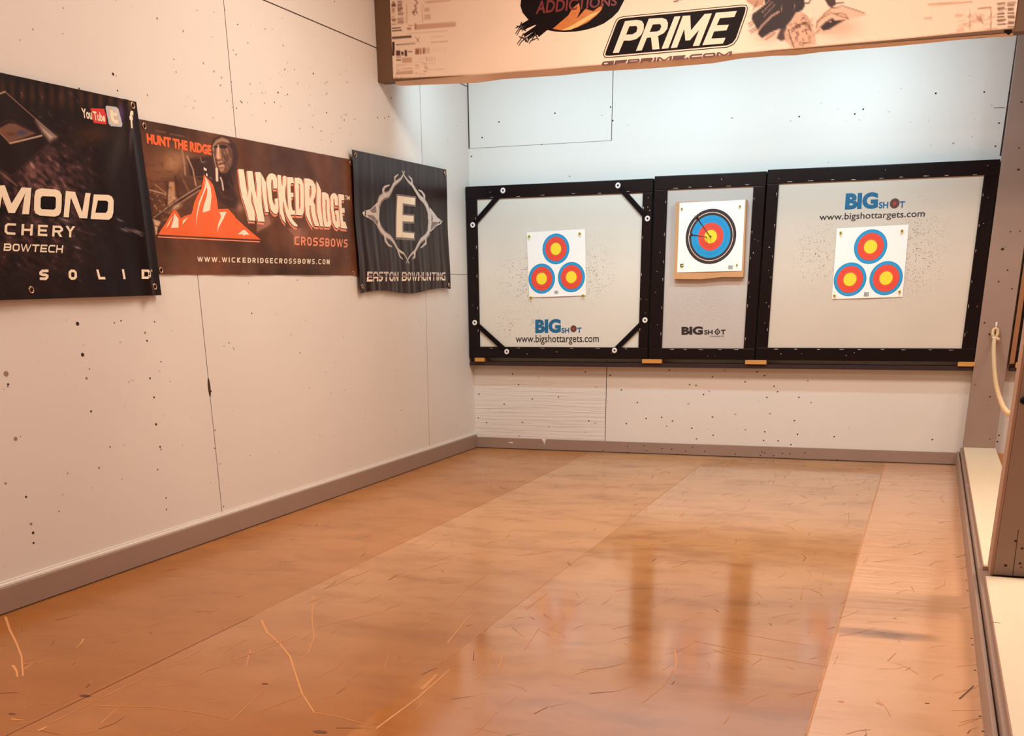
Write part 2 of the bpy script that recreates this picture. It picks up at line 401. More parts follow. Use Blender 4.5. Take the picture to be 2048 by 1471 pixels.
# square stroke alphabet; every glyph lives in a box of width w and height 1
def glyph(ch, w, t):
    h = t / 2; L, R, B, T, M = h, w - h, h, 1 - h, 0.5; c = min(0.16, (w - t) * 0.35); o = []
    def pl(*p): o.extend(strip(list(p), t, t))
    def cl(*p): o.extend(strip(list(p), t, t, True))
    X = (L + R) / 2
    if ch in 'O0': cl((L + c, B), (R - c, B), (R, B + c), (R, T - c), (R - c, T), (L + c, T), (L, T - c), (L, B + c))
    elif ch == 'D': cl((L, B), (R - c, B), (R, B + c), (R, T - c), (R - c, T), (L, T))
    elif ch == 'C': pl((w, T), (L + c, T), (L, T - c), (L, B + c), (L + c, B), (w, B))
    elif ch == 'G': pl((w, T), (L + c, T), (L, T - c), (L, B + c), (L + c, B), (R, B), (R, M), (X, M))
    elif ch == 'E': pl((w, T), (L, T), (L, B), (w, B)); pl((L, M), (w - t * 0.4, M))
    elif ch == 'F': pl((w, T), (L, T), (L, 0)); pl((L, M), (w - t * 0.4, M))
    elif ch == 'H': pl((L, 0), (L, 1)); pl((R, 0), (R, 1)); pl((L, M), (R, M))
    elif ch == 'I': pl((X, 0), (X, 1))
    elif ch == 'L': pl((L, 1), (L, B), (w, B))
    elif ch == 'T': pl((0, T), (w, T)); pl((X, T), (X, 0))
    elif ch == 'N': pl((L, 0), (L, 1)); pl((R, 0), (R, 1)); o.append([(0, 1), (t, 1), (w, 0), (w - t, 0)])
    elif ch == 'M':
        pl((L, 0), (L, 1)); pl((R, 0), (R, 1)); o.append([(0, 1), (t * 1.2, 1), (X + h, .12), (X - h, .12)]); o.append([(w, 1), (w - t * 1.2, 1), (X - h, .12), (X + h, .12)])
    elif ch == 'W':
        for a, b_ in (((0, 1), (w * .27, 0)), ((w * .27, 0), (X, 1)), ((X, 1), (w * .73, 0)), ((w * .73, 0), (w, 1))):
            o.append([(a[0] - h * .8, a[1]), (a[0] + h * .8, a[1]), (b_[0] + h * .8, b_[1]), (b_[0] - h * .8, b_[1])])
    elif ch == 'A': pl((L, 0), (L, T - c), (L + c, T), (R - c, T), (R, T - c), (R, 0)); pl((L, 0.42), (R, 0.42))
    elif ch == 'R': pl((L, 0), (L, T), (R - c, T), (R, T - c), (R, M + c * .7), (R - c, M - h * .2), (L, M - h * .2)); o.append([(X - h, M), (X + h, M), (w, 0), (w - t * 1.2, 0)])
    elif ch == 'P': pl((L, 0), (L, T), (R - c, T), (R, T - c), (R, M), (R - c, M - c), (L, M - c))
    elif ch == 'B': cl((L, B), (R - c, B), (R, B + c), (R, T - c), (R - c, T), (L, T)); pl((L, M), (R, M))
    elif ch == 'S': pl((w, T), (L + c, T), (L, T - c), (L, M + c * .5), (L + c, M), (R - c, M), (R, M - c * .5), (R, B + c), (R - c, B), (0, B))
    elif ch == 'U': pl((L, 1), (L, B + c), (L + c, B), (R - c, B), (R, B + c), (R, 1))
    elif ch == 'Y': o.append([(0, 1), (t * 1.2, 1), (X + h, M), (X - h, M)]); o.append([(w, 1), (w - t * 1.2, 1), (X - h, M), (X + h, M)]); pl((X, M + .05), (X, 0))
    elif ch == 'K': pl((L, 0), (L, 1)); o.append([(w, 1), (w - t * 1.2, 1), (L, M), (L + t, M)]); o.append([(w, 0), (w - t * 1.2, 0), (L, M), (L + t, M)])
    elif ch == '.': o.append([(0, 0), (t, 0), (t, t * 1.1), (0, t * 1.1)])
    return o
WID = {'I': 0.0, '.': 0.0, 'W': 1.35, 'M': 1.2}
def stroketext(txt, w=0.8, t=0.18, gap=0.2):
    x = 0; out = []
    for ch in txt:
        if ch == ' ': x += w * 0.6; continue
        cw = max(t, w * WID.get(ch, 1.0)); out += [[(x + a, b) for a, b in q] for q in glyph(ch, cw, t)]; x += cw + gap
    W = x - gap
    return [[(a / W, b) for a, b in q] for q in out]
def quadmap(q):                                                   # q = tl, tr, br, bl in plane coordinates
    tl, tr, br, bl = [np.array(p) for p in q]
    return lambda u, v: tuple((1 - u) * (1 - v) * bl + u * (1 - v) * br + u * v * tr + (1 - u) * v * tl)
_tc = {}
def fonttext(txt, off=0.0, shear=0.0):
    k = (txt, off, shear)
    if k in _tc: return _tc[k]
    cu = bpy.data.curves.new('t', 'FONT'); cu.body = txt; cu.offset = off; cu.shear = shear; cu.resolution_u = 4
    cu.fill_mode = 'FRONT' if hasattr(cu, 'fill_mode') else cu.fill_mode
    o = bpy.data.objects.new('t', cu); COL.objects.link(o); dg = bpy.context.evaluated_depsgraph_get()
    me = bpy.data.meshes.new_from_object(o.evaluated_get(dg)); vs = np.array([v.co[:2] for v in me.vertices])
    lo, hi = vs.min(0), vs.max(0); vs = (vs - lo) / (hi - lo)
    out = [[tuple(vs[i]) for i in p.vertices] for p in me.polygons]
    bpy.data.objects.remove(o); bpy.data.curves.remove(cu); bpy.data.meshes.remove(me)
    _tc[k] = out; return out
def put(sh, shapes, quad_px, mat, layer=1, sc=1.0, ox=0, oy=0, clip=None):
    f = quadmap(sh.trace(quad_px, sc, ox, oy))
    for q in shapes:
        if clip:
            q = clipv(q, *clip)
            if len(q) < 3: continue
        pts = [f(u, v) for u, v in q]
        for i in range(1, len(pts) - 1): sh.tri(pts[0], pts[i], pts[i + 1], mat, layer * 0.0006)
def clipv(q, lo, hi):
    for s_, lim in ((1, lo), (-1, -hi)):
        out = []
        for i in range(len(q)):
            a, b = q[i], q[(i + 1) % len(q)]; da, db = s_ * a[1] - lim, s_ * b[1] - lim
            if da >= 0: out.append(a)
            if (da < 0) != (db < 0):
                k = da / (da - db); out.append((a[0] + (b[0] - a[0]) * k, a[1] + (b[1] - a[1]) * k))
        q = out
        if not q: return q
    return q

# ------------------------------------------------------------------ brushes for printed pictures (photo-pixel units)
def vnoise(x, y, seed=0):
    xi, yi = np.floor(x), np.floor(y); fx, fy = x - xi, y - yi
    fx = fx * fx * (3 - 2 * fx); fy = fy * fy * (3 - 2 * fy)
    def h(i, j): v = np.sin(i * 127.1 + j * 311.7 + seed * 74.7) * 43758.5453; return v - np.floor(v)
    return (h(xi, yi) * (1 - fx) + h(xi + 1, yi) * fx) * (1 - fy) + (h(xi, yi + 1) * (1 - fx) + h(xi + 1, yi + 1) * fx) * fy
def fbm(x, y, o=4, seed=0):
    s = 0; a = 0.5; tot = 0
    for k in range(o): s = s + a * vnoise(x, y, seed + k); tot += a; x = x * 2.03 + 9; y = y * 2.03 + 5; a *= 0.5
    return s / tot
def sd_seg(x, y, a, b):
    dx, dy = b[0] - a[0], b[1] - a[1]; q = np.clip(((x - a[0]) * dx + (y - a[1]) * dy) / (dx * dx + dy * dy + 1e-9), 0, 1)
    return np.hypot(x - a[0] - q * dx, y - a[1] - q * dy), q
def blend(rgb, m, c): return rgb * (1 - m[:, None]) + np.array(c, float) * m[:, None]
def b_line(rgb, x, y, pts, w, c, al=1.0, soft=1.0):
    m = np.zeros_like(x)
    for a, b in zip(pts[:-1], pts[1:]):
        d, _ = sd_seg(x, y, a, b); m = np.maximum(m, np.clip((w / 2 + soft / 2 - d) / soft, 0, 1))
    return blend(rgb, m * al, c)
def b_poly(rgb, x, y, pts, c, al=1.0, soft=1.0):
    ins = np.zeros(x.shape, bool); d = np.full(x.shape, 1e9); n = len(pts)
    for i in range(n):
        a, b = pts[i], pts[(i + 1) % n]; dd, _ = sd_seg(x, y, a, b); d = np.minimum(d, dd)
        if a[1] != b[1]: ins ^= ((a[1] > y) != (b[1] > y)) & (x < (b[0] - a[0]) * (y - a[1]) / (b[1] - a[1]) + a[0])
    sdf = np.where(ins, -d, d); return blend(rgb, np.clip(0.5 - sdf / soft, 0, 1) * al, c)
def b_blob(rgb, x, y, cx, cy, rx, ry, c, al=1.0, rot=0.0):
    ca, sa = math.cos(rot), math.sin(rot); u = ((x - cx) * ca + (y - cy) * sa) / rx; v = (-(x - cx) * sa + (y - cy) * ca) / ry
    return blend(rgb, np.exp(-(u * u + v * v) * 1.2) * al, c)
def Zs(pts, sc, ox, oy): return [(ox + a / sc, oy + b / sc) for a, b in pts]

# ================================================================== the room
XR, YF, ZC = 7.0, -11.5, 3.25
CURB0, CURB1 = 3.418, 3.64
Z1 = lambda pts: pts

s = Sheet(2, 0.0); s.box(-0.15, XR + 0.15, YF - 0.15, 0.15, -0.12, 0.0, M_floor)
J = lambda x, y0, y1, w_, m, e=1: s.poly([(x - w_ / 2, y0), (x + w_ / 2, y0), (x + w_ / 2, y1), (x - w_ / 2, y1)], m, e)
J(2.974, -9, -0.02, 0.003, M_scr); J(2.978, -9, -0.02, 0.0018, M_scrf)
J(1.81, -4.9, -0.5, 0.0025, M_scrf); J(0.92, -5.6, -0.5, 0.0025, M_scrf); J(0.93, -9, -4.6, 0.003, M_scrd)
def scr(pts, w_, m, sc=1.0, ox=0, oy=0):
    P_ = s.trace(pts, sc, ox, oy); n = len(P_)
    for q in strip(P_, w_ * .75, w_ * 0.4): s.poly(q, m, 1)
A = (2.2756, 0, 1000)                                             # traced scratches
scr([(25, 530), (45, 590), (75, 650), (98, 710), (105, 800)], .012, M_scr, *A)
scr([(105, 745), (180, 735), (300, 712)], .006, M_scr, *A)
scr([(108, 770), (150, 742)], .007, M_scr, *A)
scr([(58, 750), (75, 775), (80, 805)], .012, M_scr, *A)
scr([(380, 630), (370, 650), (345, 672)], .008, M_scr, *A)
scr([(1190, 545), (1215, 600), (1270, 650), (1320, 710), (1345, 790), (1375, 880), (1430, 965)], .011, M_scr, *A)
scr([(1425, 430), (1420, 540), (1430, 620), (1405, 690), (1370, 725)], .006, M_scr, *A)
scr([(1400, 468), (1475, 438)], .006, M_scr, *A)
scr([(1445, 578), (1560, 548), (1710, 515)], .006, M_scr, *A)
scr([(1060, 725), (1150, 695), (1270, 650), (1350, 612)], .007, M_scr, *A)
scr([(1140, 680), (1118, 765)], .008, M_scrf, *A)
scr([(1430, 965), (1560, 990), (1700, 1030)], .007, M_scrf, *A)
scr([(450, 935), (700, 940), (900, 965), (1040, 995)], .006, M_scrf, *A)
scr([(480, 890), (600, 835), (705, 785)], .006, M_scrf, *A)
scr([(810, 735), (920, 678)], .005, M_scrf, *A)
scr([(460, 1015), (560, 925)], .006, M_scrf, *A)
scr([(1500, 395), (1600, 350), (1680, 320)], .012, M_scrf, *A)
scr([(1710, 1040), (1900, 900), (2048, 770)], .009, M_scr, *A)
scr([(1920, 860), (1990, 790)], .02, M_scrf, *A)
scr([(1935, 555), (1975, 535)], .008, M_scr, *A)
scr([(240, 1010), (400, 930), (480, 890)], .005, M_scrf, *A)
scr([(170, 1050), (215, 1030)], .014, M_scr, *A); scr([(50, 995), (105, 1000)], .012, M_scrf, *A)
scr([(1050, 1005), (1270, 800)], .004, M_scrf, *A); scr([(1180, 960), (1400, 880)], .004, M_scrf, *A)
A = (2.2756, 600, 890)
scr([(670, 900), (760, 790), (830, 740)], .006, M_scr, *A)
scr([(690, 720), (760, 650), (850, 590)], .005, M_scrf, *A)
scr([(1030, 745), (1125, 672)], .010, M_scrf, *A)
scr([(1475, 895), (1510, 920)], .008, M_scr, *A)
scr([(1705, 930), (1715, 980), (1705, 1030)], .008, M_scr, *A)
scr([(920, 960), (905, 1020)], .009, M_scrf, *A)
scr([(950, 52), (1030, 42)], .02, M_scrf, *A); scr([(1070, 62), (1110, 40)], .02, M_scrf, *A)
scr([(1920, 100), (1965, 65)], .02, M_scrf, *A)
scr([(1790, 890), (2048, 940)], .005, M_scrf, *A); scr([(1880, 930), (2048, 985)], .005, M_scrf, *A)
scr([(1730, 325), (1748, 310)], .012, M_scr, *A); scr([(1915, 350), (1940, 345)], .014, M_scr, *A)
scr([(1650, 665), (1672, 640)], .006, M_scr, *A); scr([(1720, 590), (1755, 562)], .006, M_scr, *A)
scr([(1020, 930), (1090, 830)], .005, M_scrf, *A); scr([(800, 1310), (900, 1210)], .004, M_scrf, *A)
scr([(1560, 1170), (1660, 1090), (1700, 1020)], .004, M_scrf, *A)
A = (2.415, 1200, 1000)
scr([(600, 630), (800, 665), (1000, 700)], .004, M_scrf, *A); scr([(590, 720), (850, 760), (1100, 805)], .005, M_scr, *A)
scr([(545, 292), (740, 320)], .006, M_scrf, *A); scr([(1065, 430), (1078, 330)], .004, M_scrf, *A)
scr([(970, 480), (978, 425)], .005, M_scrf, *A); scr([(1735, 960), (1780, 920), (1805, 895)], .008, M_scrd, *A)
scr([(1337, 975), (1362, 990)], .012, M_scr, *A); scr([(1200, 60), (1205, 105)], .005, M_scrf, *A)
scr([(1390, 775), (1430, 735)], .005, M_scrf, *A)
for (px, py, r) in ((170, 1391, .020), (640, 1463, .022), (1682, 1402, .010), (530, 1367, .012), (1271, 988, .008), (1271, 1009, .007), (1790, 1236, .006), (1854, 1406, .007), (24, 1427, .012)):
    s.disc(s.ab(px, py), r, M_scrd if px != 1682 else M_scr, 1, r * 0.5, 10)
rs = random.Random(4)                                             # fine random scuffs
for i in range(750):
    x = rs.uniform(0.05, 3.4); y = -rs.uniform(0.15, 6.4); a = rs.gauss(1.15, 0.55); L_ = rs.uniform(.02, .16); k = rs.uniform(-.5, .5)
    p = [(x + L_ * u * math.cos(a + k * u), y + L_ * u * math.sin(a + k * u)) for u in (0, .5, 1)]
    for q in strip(p, rs.uniform(.0015, .0035), .001): s.poly(q, rs.choice((M_scrf, M_scrf, M_scrf, M_scrf, M_scr, M_scrd)), 1)
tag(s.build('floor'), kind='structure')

def holes(sh, pts, r0, r1, seed, mats, asp=1.0):
    rr = random.Random(seed)
    for a, b_ in pts:
        r = rr.uniform(r0, r1); sh.disc((a, b_), r * rr.uniform(0.8, 1.5), rr.choice(mats), 1, r, 7)
def scatter(n, seed, a0, a1, b0, b1, gate=None):
    rr = random.Random(seed); out = []
    while len(out) < n:
        a, b_ = rr.uniform(a0, a1), rr.uniform(b0, b1)
        if gate is None or rr.random() < gate(a, b_): out.append((a, b_))
    return out

# ---- left wall
s = Sheet(0, 0.0); s.box(-0.15, 0.0, YF, 0.0, 0.0, ZC, M_wall)
def seam(p0, p1, w_=.0035, m=M_seam): s.stroke([p0, p1], w_, w_, m)
seam((-2.951, 1.22), (-2.951, 2.409)); seam((-3.381, 0.11), (-3.375, 1.22), .003)
seam((-0.815, 1.22), (-0.800, 2.409), .003, M_seam); seam((-0.86, 0.11), (-0.825, 1.22), .003, M_seamf)
seam((-9, 2.409), (0.0, 2.409), .005); seam((-9, 1.219), (0.0, 1.219), .003)
seam((-5.39, 1.22), (-5.39, 2.409)); seam((-5.8, 0.11), (-5.8, 1.22)); seam((-7.8, 0.11), (-7.8, 2.4))
s.disc((-3.378, 0.70), .010, M_seam, 2, .045, 9)
px_h = [(466, 100, 3), (424, 74, 2), (463, 164, 2), (530, 58, 3), (566, 91, 3), (556, 185, 4), (524, 186, 3), (464, 215, 2), (620, 190, 2), (642, 262, 4),
        (755, 235, 4), (777, 233, 4), (712, 237, 2), (642, 280, 2), (226, 148, 5), (352, 144, 3), (158, 177, 3), (235, 181, 3), (450, 20, 2), (669, 3, 3),
        (155, 647, 7), (290, 665, 5), (294, 681, 4), (165, 709, 7), (173, 756, 5), (300, 756, 4), (308, 794, 4), (12, 747, 9), (16, 768, 4), (182, 822, 4),
        (31, 877, 7), (312, 848, 5), (220, 893, 3), (198, 935, 4), (322, 898, 3), (333, 1018, 3), (62, 1047, 5), (66, 1065, 5), (67, 1085, 4), (11, 966, 4),
        (320, 893, 4), (52, 993, 4), (118, 1022, 3), (332, 995, 3), (429, 896, 3), (440, 927, 3), (447, 1012, 3), (458, 685, 3), (468, 698, 3), (242, 641, 3),
        (422, 782, 4), (430, 860, 4), (365, 890, 2), (595, 560, 3), (497, 566, 3), (610, 640, 2), (600, 705, 3), (700, 640, 2), (750, 690, 2), (690, 780, 3),
        (560, 800, 2), (802, 820, 3), (790, 700, 2), (858, 668, 2), (500, 910, 2), (640, 880, 2), (730, 820, 2), (792, 790, 2), (604, 330, 2), (700, 268, 2)]
for i, (px, py, r) in enumerate(px_h):
    a, b_ = s.ab(px, py); s.disc((a, b_), r * .0014, M_hole if i % 3 else M_seamf, 1, r * .0011, 8)
g = lambda a, b_: math.exp(-((a + 2.4) / 0.9) ** 2 - ((b_ - 2.0) / 0.22) ** 2)
holes(s, scatter(70, 3, -3.6, -0.6, 1.85, 2.38, g), .002, .005, 5, [M_seamf, M_holef, M_holef, M_hole])
holes(s, scatter(60, 13, -5.0, -0.05, 0.15, 1.15), .0015, .0035, 6, [M_seamf, M_holef, M_holef, M_hole])
holes(s, scatter(40, 14, -4.6, -0.1, 1.85, 2.6), .0015, .0030, 6, [M_seamf, M_holef, M_hole])
tag(s.build('wall_left'), kind='structure')

# ---- back wall
s = Sheet(1, 0.0); s.box(-0.15, XR, 0.0, 0.15, 0.0, ZC, M_wall)
s.poly([(0.001, 0.083), (1.017, 0.083), (1.017, 0.60), (0.001, 0.60)], M_grain, 1)
s.stroke([(1.019, 0.08), (1.020, 0.64)], .004, .004, M_seam, 2)
s.stroke([(1.023, 2.03), (1.026, 2.6)], .004, .004, M_seam, 2)
s.stroke([(0.0, 2.031), (1.023, 2.031)], .0025, .0025, M_seamf, 2)
s.stroke([(0.004, 2.03), (0.004, 2.6)], .008, .008, M_seam, 2)
s.stroke([(3.442, 1.83), (3.450, 2.6)], .009, .011, M_seam, 2)
s.stroke([(3.37, 2.09), (3.43, 2.088)], .002, .003, M_seam, 2)
for sc_, ox, oy, L_ in ((3.938, 1180, 700, [(373, 412), (785, 270), (835, 277), (938, 322), (895, 348), (565, 527), (650, 557), (605, 598), (802, 613), (970, 668), (965, 525), (1145, 503),
                       (1222, 248), (1450, 283), (1478, 327), (1417, 498), (1377, 641), (1368, 709), (1645, 370), (1740, 412), (1609, 553), (1635, 661), (1924, 680), (1716, 240), (287, 577), (625, 157), (965, 211), (1062, 159), (1316, 170), (1374, 200), (1393, 370), (775, 420), (247, 312), (840, 698), (160, 197), (1223, 625), (1482, 712), (1582, 742), (443, 537)]),
                      (3.677, 780, 540, [(1047, 947), (945, 840), (1462, 1107), (1510, 1125), (975, 1118), (710, 1120), (655, 912), (1170, 1153), (840, 985), (1437, 748), (900, 763), (1515, 858), (1620, 773), (1240, 932), (650, 1085), (950, 1220)]),
                      (4.085, 1800, 40, [(293, 598), (893, 594), (808, 842), (435, 1007), (688, 588), (780, 1030)]),
                      (3.103, 1388, 0, [(1050, 677), (998, 707), (653, 723), (237, 732), (1500, 580)]),
                      (5.12, 900, 150, [(1075, 390), (502, 480), (330, 640), (940, 712), (220, 832), (1645, 327), (1668, 468), (1225, 1035)]),
                      (4.325, 1848, 860, [(72, 80), (648, 43), (636, 97), (572, 80)])):
    for i, (x, y) in enumerate(L_):
        a, b_ = s.ab(ox + x / sc_, oy + y / sc_)
        if i % 4 == 3: s.disc((a, b_), .007, M_holef, 2, .004, 8)
        else: s.disc((a, b_), .0055, M_hole, 2, .0045, 8)
holes(s, scatter(16, 21, 0.1, 3.4, 0.12, 0.55), .0015, .003, 8, [M_holef, M_seamf])
holes(s, scatter(18, 22, 0.1, 3.4, 1.82, 2.2), .0015, .003, 8, [M_holef, M_seamf])
tag(s.build('wall_back'), kind='structure')

for nm, bb in (('wall_right', (XR, XR + 0.15, YF, 0.15, 0, ZC)), ('wall_front', (-0.15, XR + 0.15, YF - 0.15, YF, 0, ZC))):
    m_ = MB(); m_.box(*bb, M_wall); tag(m_.build(nm), kind='structure')
m_ = MB(); m_.box(-0.15, XR + 0.15, YF - 0.15, 0.15, ZC, ZC + 0.12, M_ceil); tag(m_.build('ceiling'), kind='structure')

m_ = MB(); m_.box(0.0, 0.016, YF, -0.001, 0.0, 0.094, M_trim, .002)
m_.box(0.0, 0.010, YF, -0.001, 0.094, 0.108, M_wall, .004); m_.box(0.0, 0.0045, YF, -0.001, 0.108, 0.115, M_wall, .001)
m_.box(0.0005, 0.0175, YF, -0.001, 0.0003, 0.004, M_seam)
tag(m_.build('baseboard_left'), kind='structure')
s = Sheet(1, -0.014); s.box(0.016, 3.430, -0.014, 0.0, 0.0, 0.079, M_trim, .002)
s.box(0.016, 3.430, -0.0165, -0.001, 0.0003, 0.005, M_seam)
for x, y in ((101, 787), (427, 753), (568, 773), (643, 778), (755, 795), (808, 765), (905, 797), (1145, 817), (1354, 800), (1378, 809), (1447, 829), (1342, 827), (1572, 813), (1693, 808), (1942, 862), (300, 803), (690, 820), (1515, 812), (295, 757), (445, 790)):
    s.disc(s.ab(1180 + x / 3.938, 700 + y / 3.938), .0048, M_hole, 1, .004, 7)
s.disc(s.ab(1022, 884.5), .02, M_wall, 1, .005, 9); s.poly([s.ab(1082, 876), s.ab(1093, 877), s.ab(1090, 884), s.ab(1089, 890), s.ab(1087, 883)], M_wall, 1)
tag(s.build('baseboard_back'), kind='structure')
m_ = MB(); m_.box(CURB1, XR, -0.02, 0.0, 0.0, 0.085, M_oran, .002); tag(m_.build('trim_1'), kind='structure')

# ---- low divider curb between the two lanes
cb = empty('divider_curb', (3.53, -4.0, 0), 'long low boxed curb dividing the two lanes, capped with cream boards', 'curb')
m_ = MB(); m_.box(3.4185, 3.431, -9.4, -0.005, 0.0, 0.088, M_trim, .0025); m_.build('skirting_strip', cb)
m_ = Sheet(0, 3.436); m_.box(3.436, 3.62, -9.4, -0.001, 0.0, 0.112, M_trim, .002); m_.build('side_board', cb)
for i, (y0, y1) in enumerate(((-3.571, -0.002), (-9.4, -3.725))):
    s = Sheet(2, 0.127); s.box(3.449, 3.645, y0, y1, 0.112, 0.127, M_edge, .0015)
    s.poly([(3.4525, y0 + .003), (3.643, y0 + .003), (3.643, y1 - .003), (3.4525, y1 - .003)], M_ply, 1)
    if i: s.stroke([s.ab(1983, 1244), s.ab(2001, 1246)], .003, .002, M_scrd, 2)
    else: s.stroke([s.ab(1932, 970), s.ab(1941, 971)], .006, .006, M_cream, 2)
    s.build('cap_board', cb)
# blemishes on the curb side
s = Sheet(2, 0.0885)
for px, py in ((1930, 1108), (1932, 1160), (1935, 1181), (1943, 1276), (1945, 1289), (1950, 1340), (1960, 1432), (1966, 1462)):
    s.disc(s.ab(px, py), .004, M_hole, 1, .006, 7)
s.build('paint_chips', cb)

# ---- posts
def post(name_loc, x0, x1, y0, y1, z0, lab, marks):
    e = empty('divider_post', ((x0 + x1) / 2, (y0 + y1) / 2, z0), lab, 'post')
    s = Sheet(1, y0); s.box(x0, x1, y0, y1, z0, ZC - .001, M_trim, .003)
    for px, py, r in marks: s.disc(s.ab(px, py), r, M_hole, 1, r * .8, 7)
    s.build('post_board', e); return e
post('far', 3.448, 3.640, -0.100, -0.004, 0.128, 'tall taupe post beside the right target, a rope hooked to its face', [
     (2043, 204, .006), (2038, 296, .005), (2037, 339, .008), (2021, 463, .005), (2040, 462, .005), (2015, 540, .006), (1997, 563, .006), (2024, 577, .005), (1979, 668, .007), (1988, 702, .006), (2011, 494, .003), (1980, 793, .006), (1950, 769, .004), (1980, 878, .004), (1974, 810, .003), (2005, 498, .01), (1969, 645, .006)])
e = post('near', 3.478, 3.670, -3.702, -3.53, 0.1275, 'taupe painted post standing between the two cream curb boards at the right edge', [
     (2031, 1081, .005), (2044, 1096, .005), (2040, 1126, .005), (2011, 1130, .006), (2042, 1134, .003)])
s = Sheet(1, -3.7025); s.stroke([s.ab(2037, 1058), s.ab(2025, 1152)], .002, .002, M_seam, 1); s.build('seam_line', e)
m_ = MB(); m_.box(3.466, 3.4775, -3.700, -3.535, 0.1275, ZC - .001, M_edge, .002); m_.build('edge_strip', e)

# ---- rope between the posts
hk = empty('hook', (3.546, -0.10, 0.862), 'small zinc hook eye screwed into the face of the post, holding the rope', 'hook')
m_ = MB(); m_.tube([(3.546, -0.099, 0.868), (3.546, -0.112, 0.868), (3.546, -0.118, 0.860)], .003, M_steel); m_.ring((3.546, -0.121, 0.848), (1, .4, 0), .011, .0028, M_steel)
m_.box(3.541, 3.551, -0.104, -0.099, 0.862, 0.893, M_white, .001); m_.build('eye', hk)
rp = empty('rope', (3.54, -0.12, 0.84), 'thick cream cotton rope sagging between the two posts', 'rope')
raw = [(3.545, -.128, .795), (3.541, -.24, .757), (3.5405, -.45, .70), (3.5405, -.75, .637), (3.541, -1.15, .585), (3.541, -1.70, .556), (3.540, -2.15, .556), (3.538, -2.55, .578), (3.536, -3.0, .625), (3.533, -3.5, .70)]
P0 = [Vector(p) for p in raw]; pts = []
for i in range(len(P0) - 1):
    a, b_, c_, d_ = P0[max(i - 1, 0)], P0[i], P0[i + 1], P0[min(i + 2, len(P0) - 1)]
    for k in range(8):
        u = k / 8; pts.append(0.5 * ((2 * b_) + (c_ - a) * u + (2 * a - 5 * b_ + 4 * c_ - d_) * u * u + (3 * b_ - a - 3 * c_ + d_) * u ** 3))
pts.append(P0[-1])
m_ = MB(); m_.tube(pts, .0105, M_rope, 10)
for ph in (0, 2 * PI / 3, 4 * PI / 3):                            # three laid strands
    q = []
    for i in range(len(pts) * 6):
        u = i / 6; j = min(int(u), len(pts) - 2); p = pts[j].lerp(pts[j + 1], u - j); t_ = (pts[j + 1] - pts[j]).normalized()
        aa = t_.cross(Vector((1, 0, 0))).normalized(); an = u * 2.4 + ph; q.append(p + (aa * math.cos(an) + Vector((1, 0, 0)) * math.sin(an)) * .0065)
        if u >= len(pts) - 1: break
    m_.tube(q, .0062, M_rope, 6)
m_.build('rope_line', rp)
m_ = MB(); lp = [(3.541, -.13, .80), (3.530, -.124, .825), (3.532, -.122, .850), (3.544, -.124, .858), (3.556, -.122, .850), (3.560, -.124, .825), (3.549, -.13, .80)]
m_.tube(lp, .0098, M_rope, 10); m_.build('end_loop', rp)
m_ = MB(); m_.ring((3.545, -.128, .802), (0, .1, 1), .014, .004, M_white); m_.ring((3.545, -.128, .794), (0, .1, 1), .013, .0035, M_steel); m_.build('wire_binding', rp)
m_ = MB(); m_.tube([(3.555, -.13, .798), (3.568, -.134, .794), (3.574, -.134, .787)], [.008, .010, .006], M_rope, 8); m_.build('frayed_end', rp)
hb = empty('hook', (3.51, -3.72, .73), 'black hook knob on the near post at the right edge', 'hook')
px0 = on(1, -3.703, 2047, 800)
m_ = MB(); m_.tube([(px0[0], -3.702, px0[2]), (px0[0], -3.715, px0[2]), (px0[0], -3.725, px0[2])], [.012, .012, .008], M_void, 12); m_.build('knob', hb)

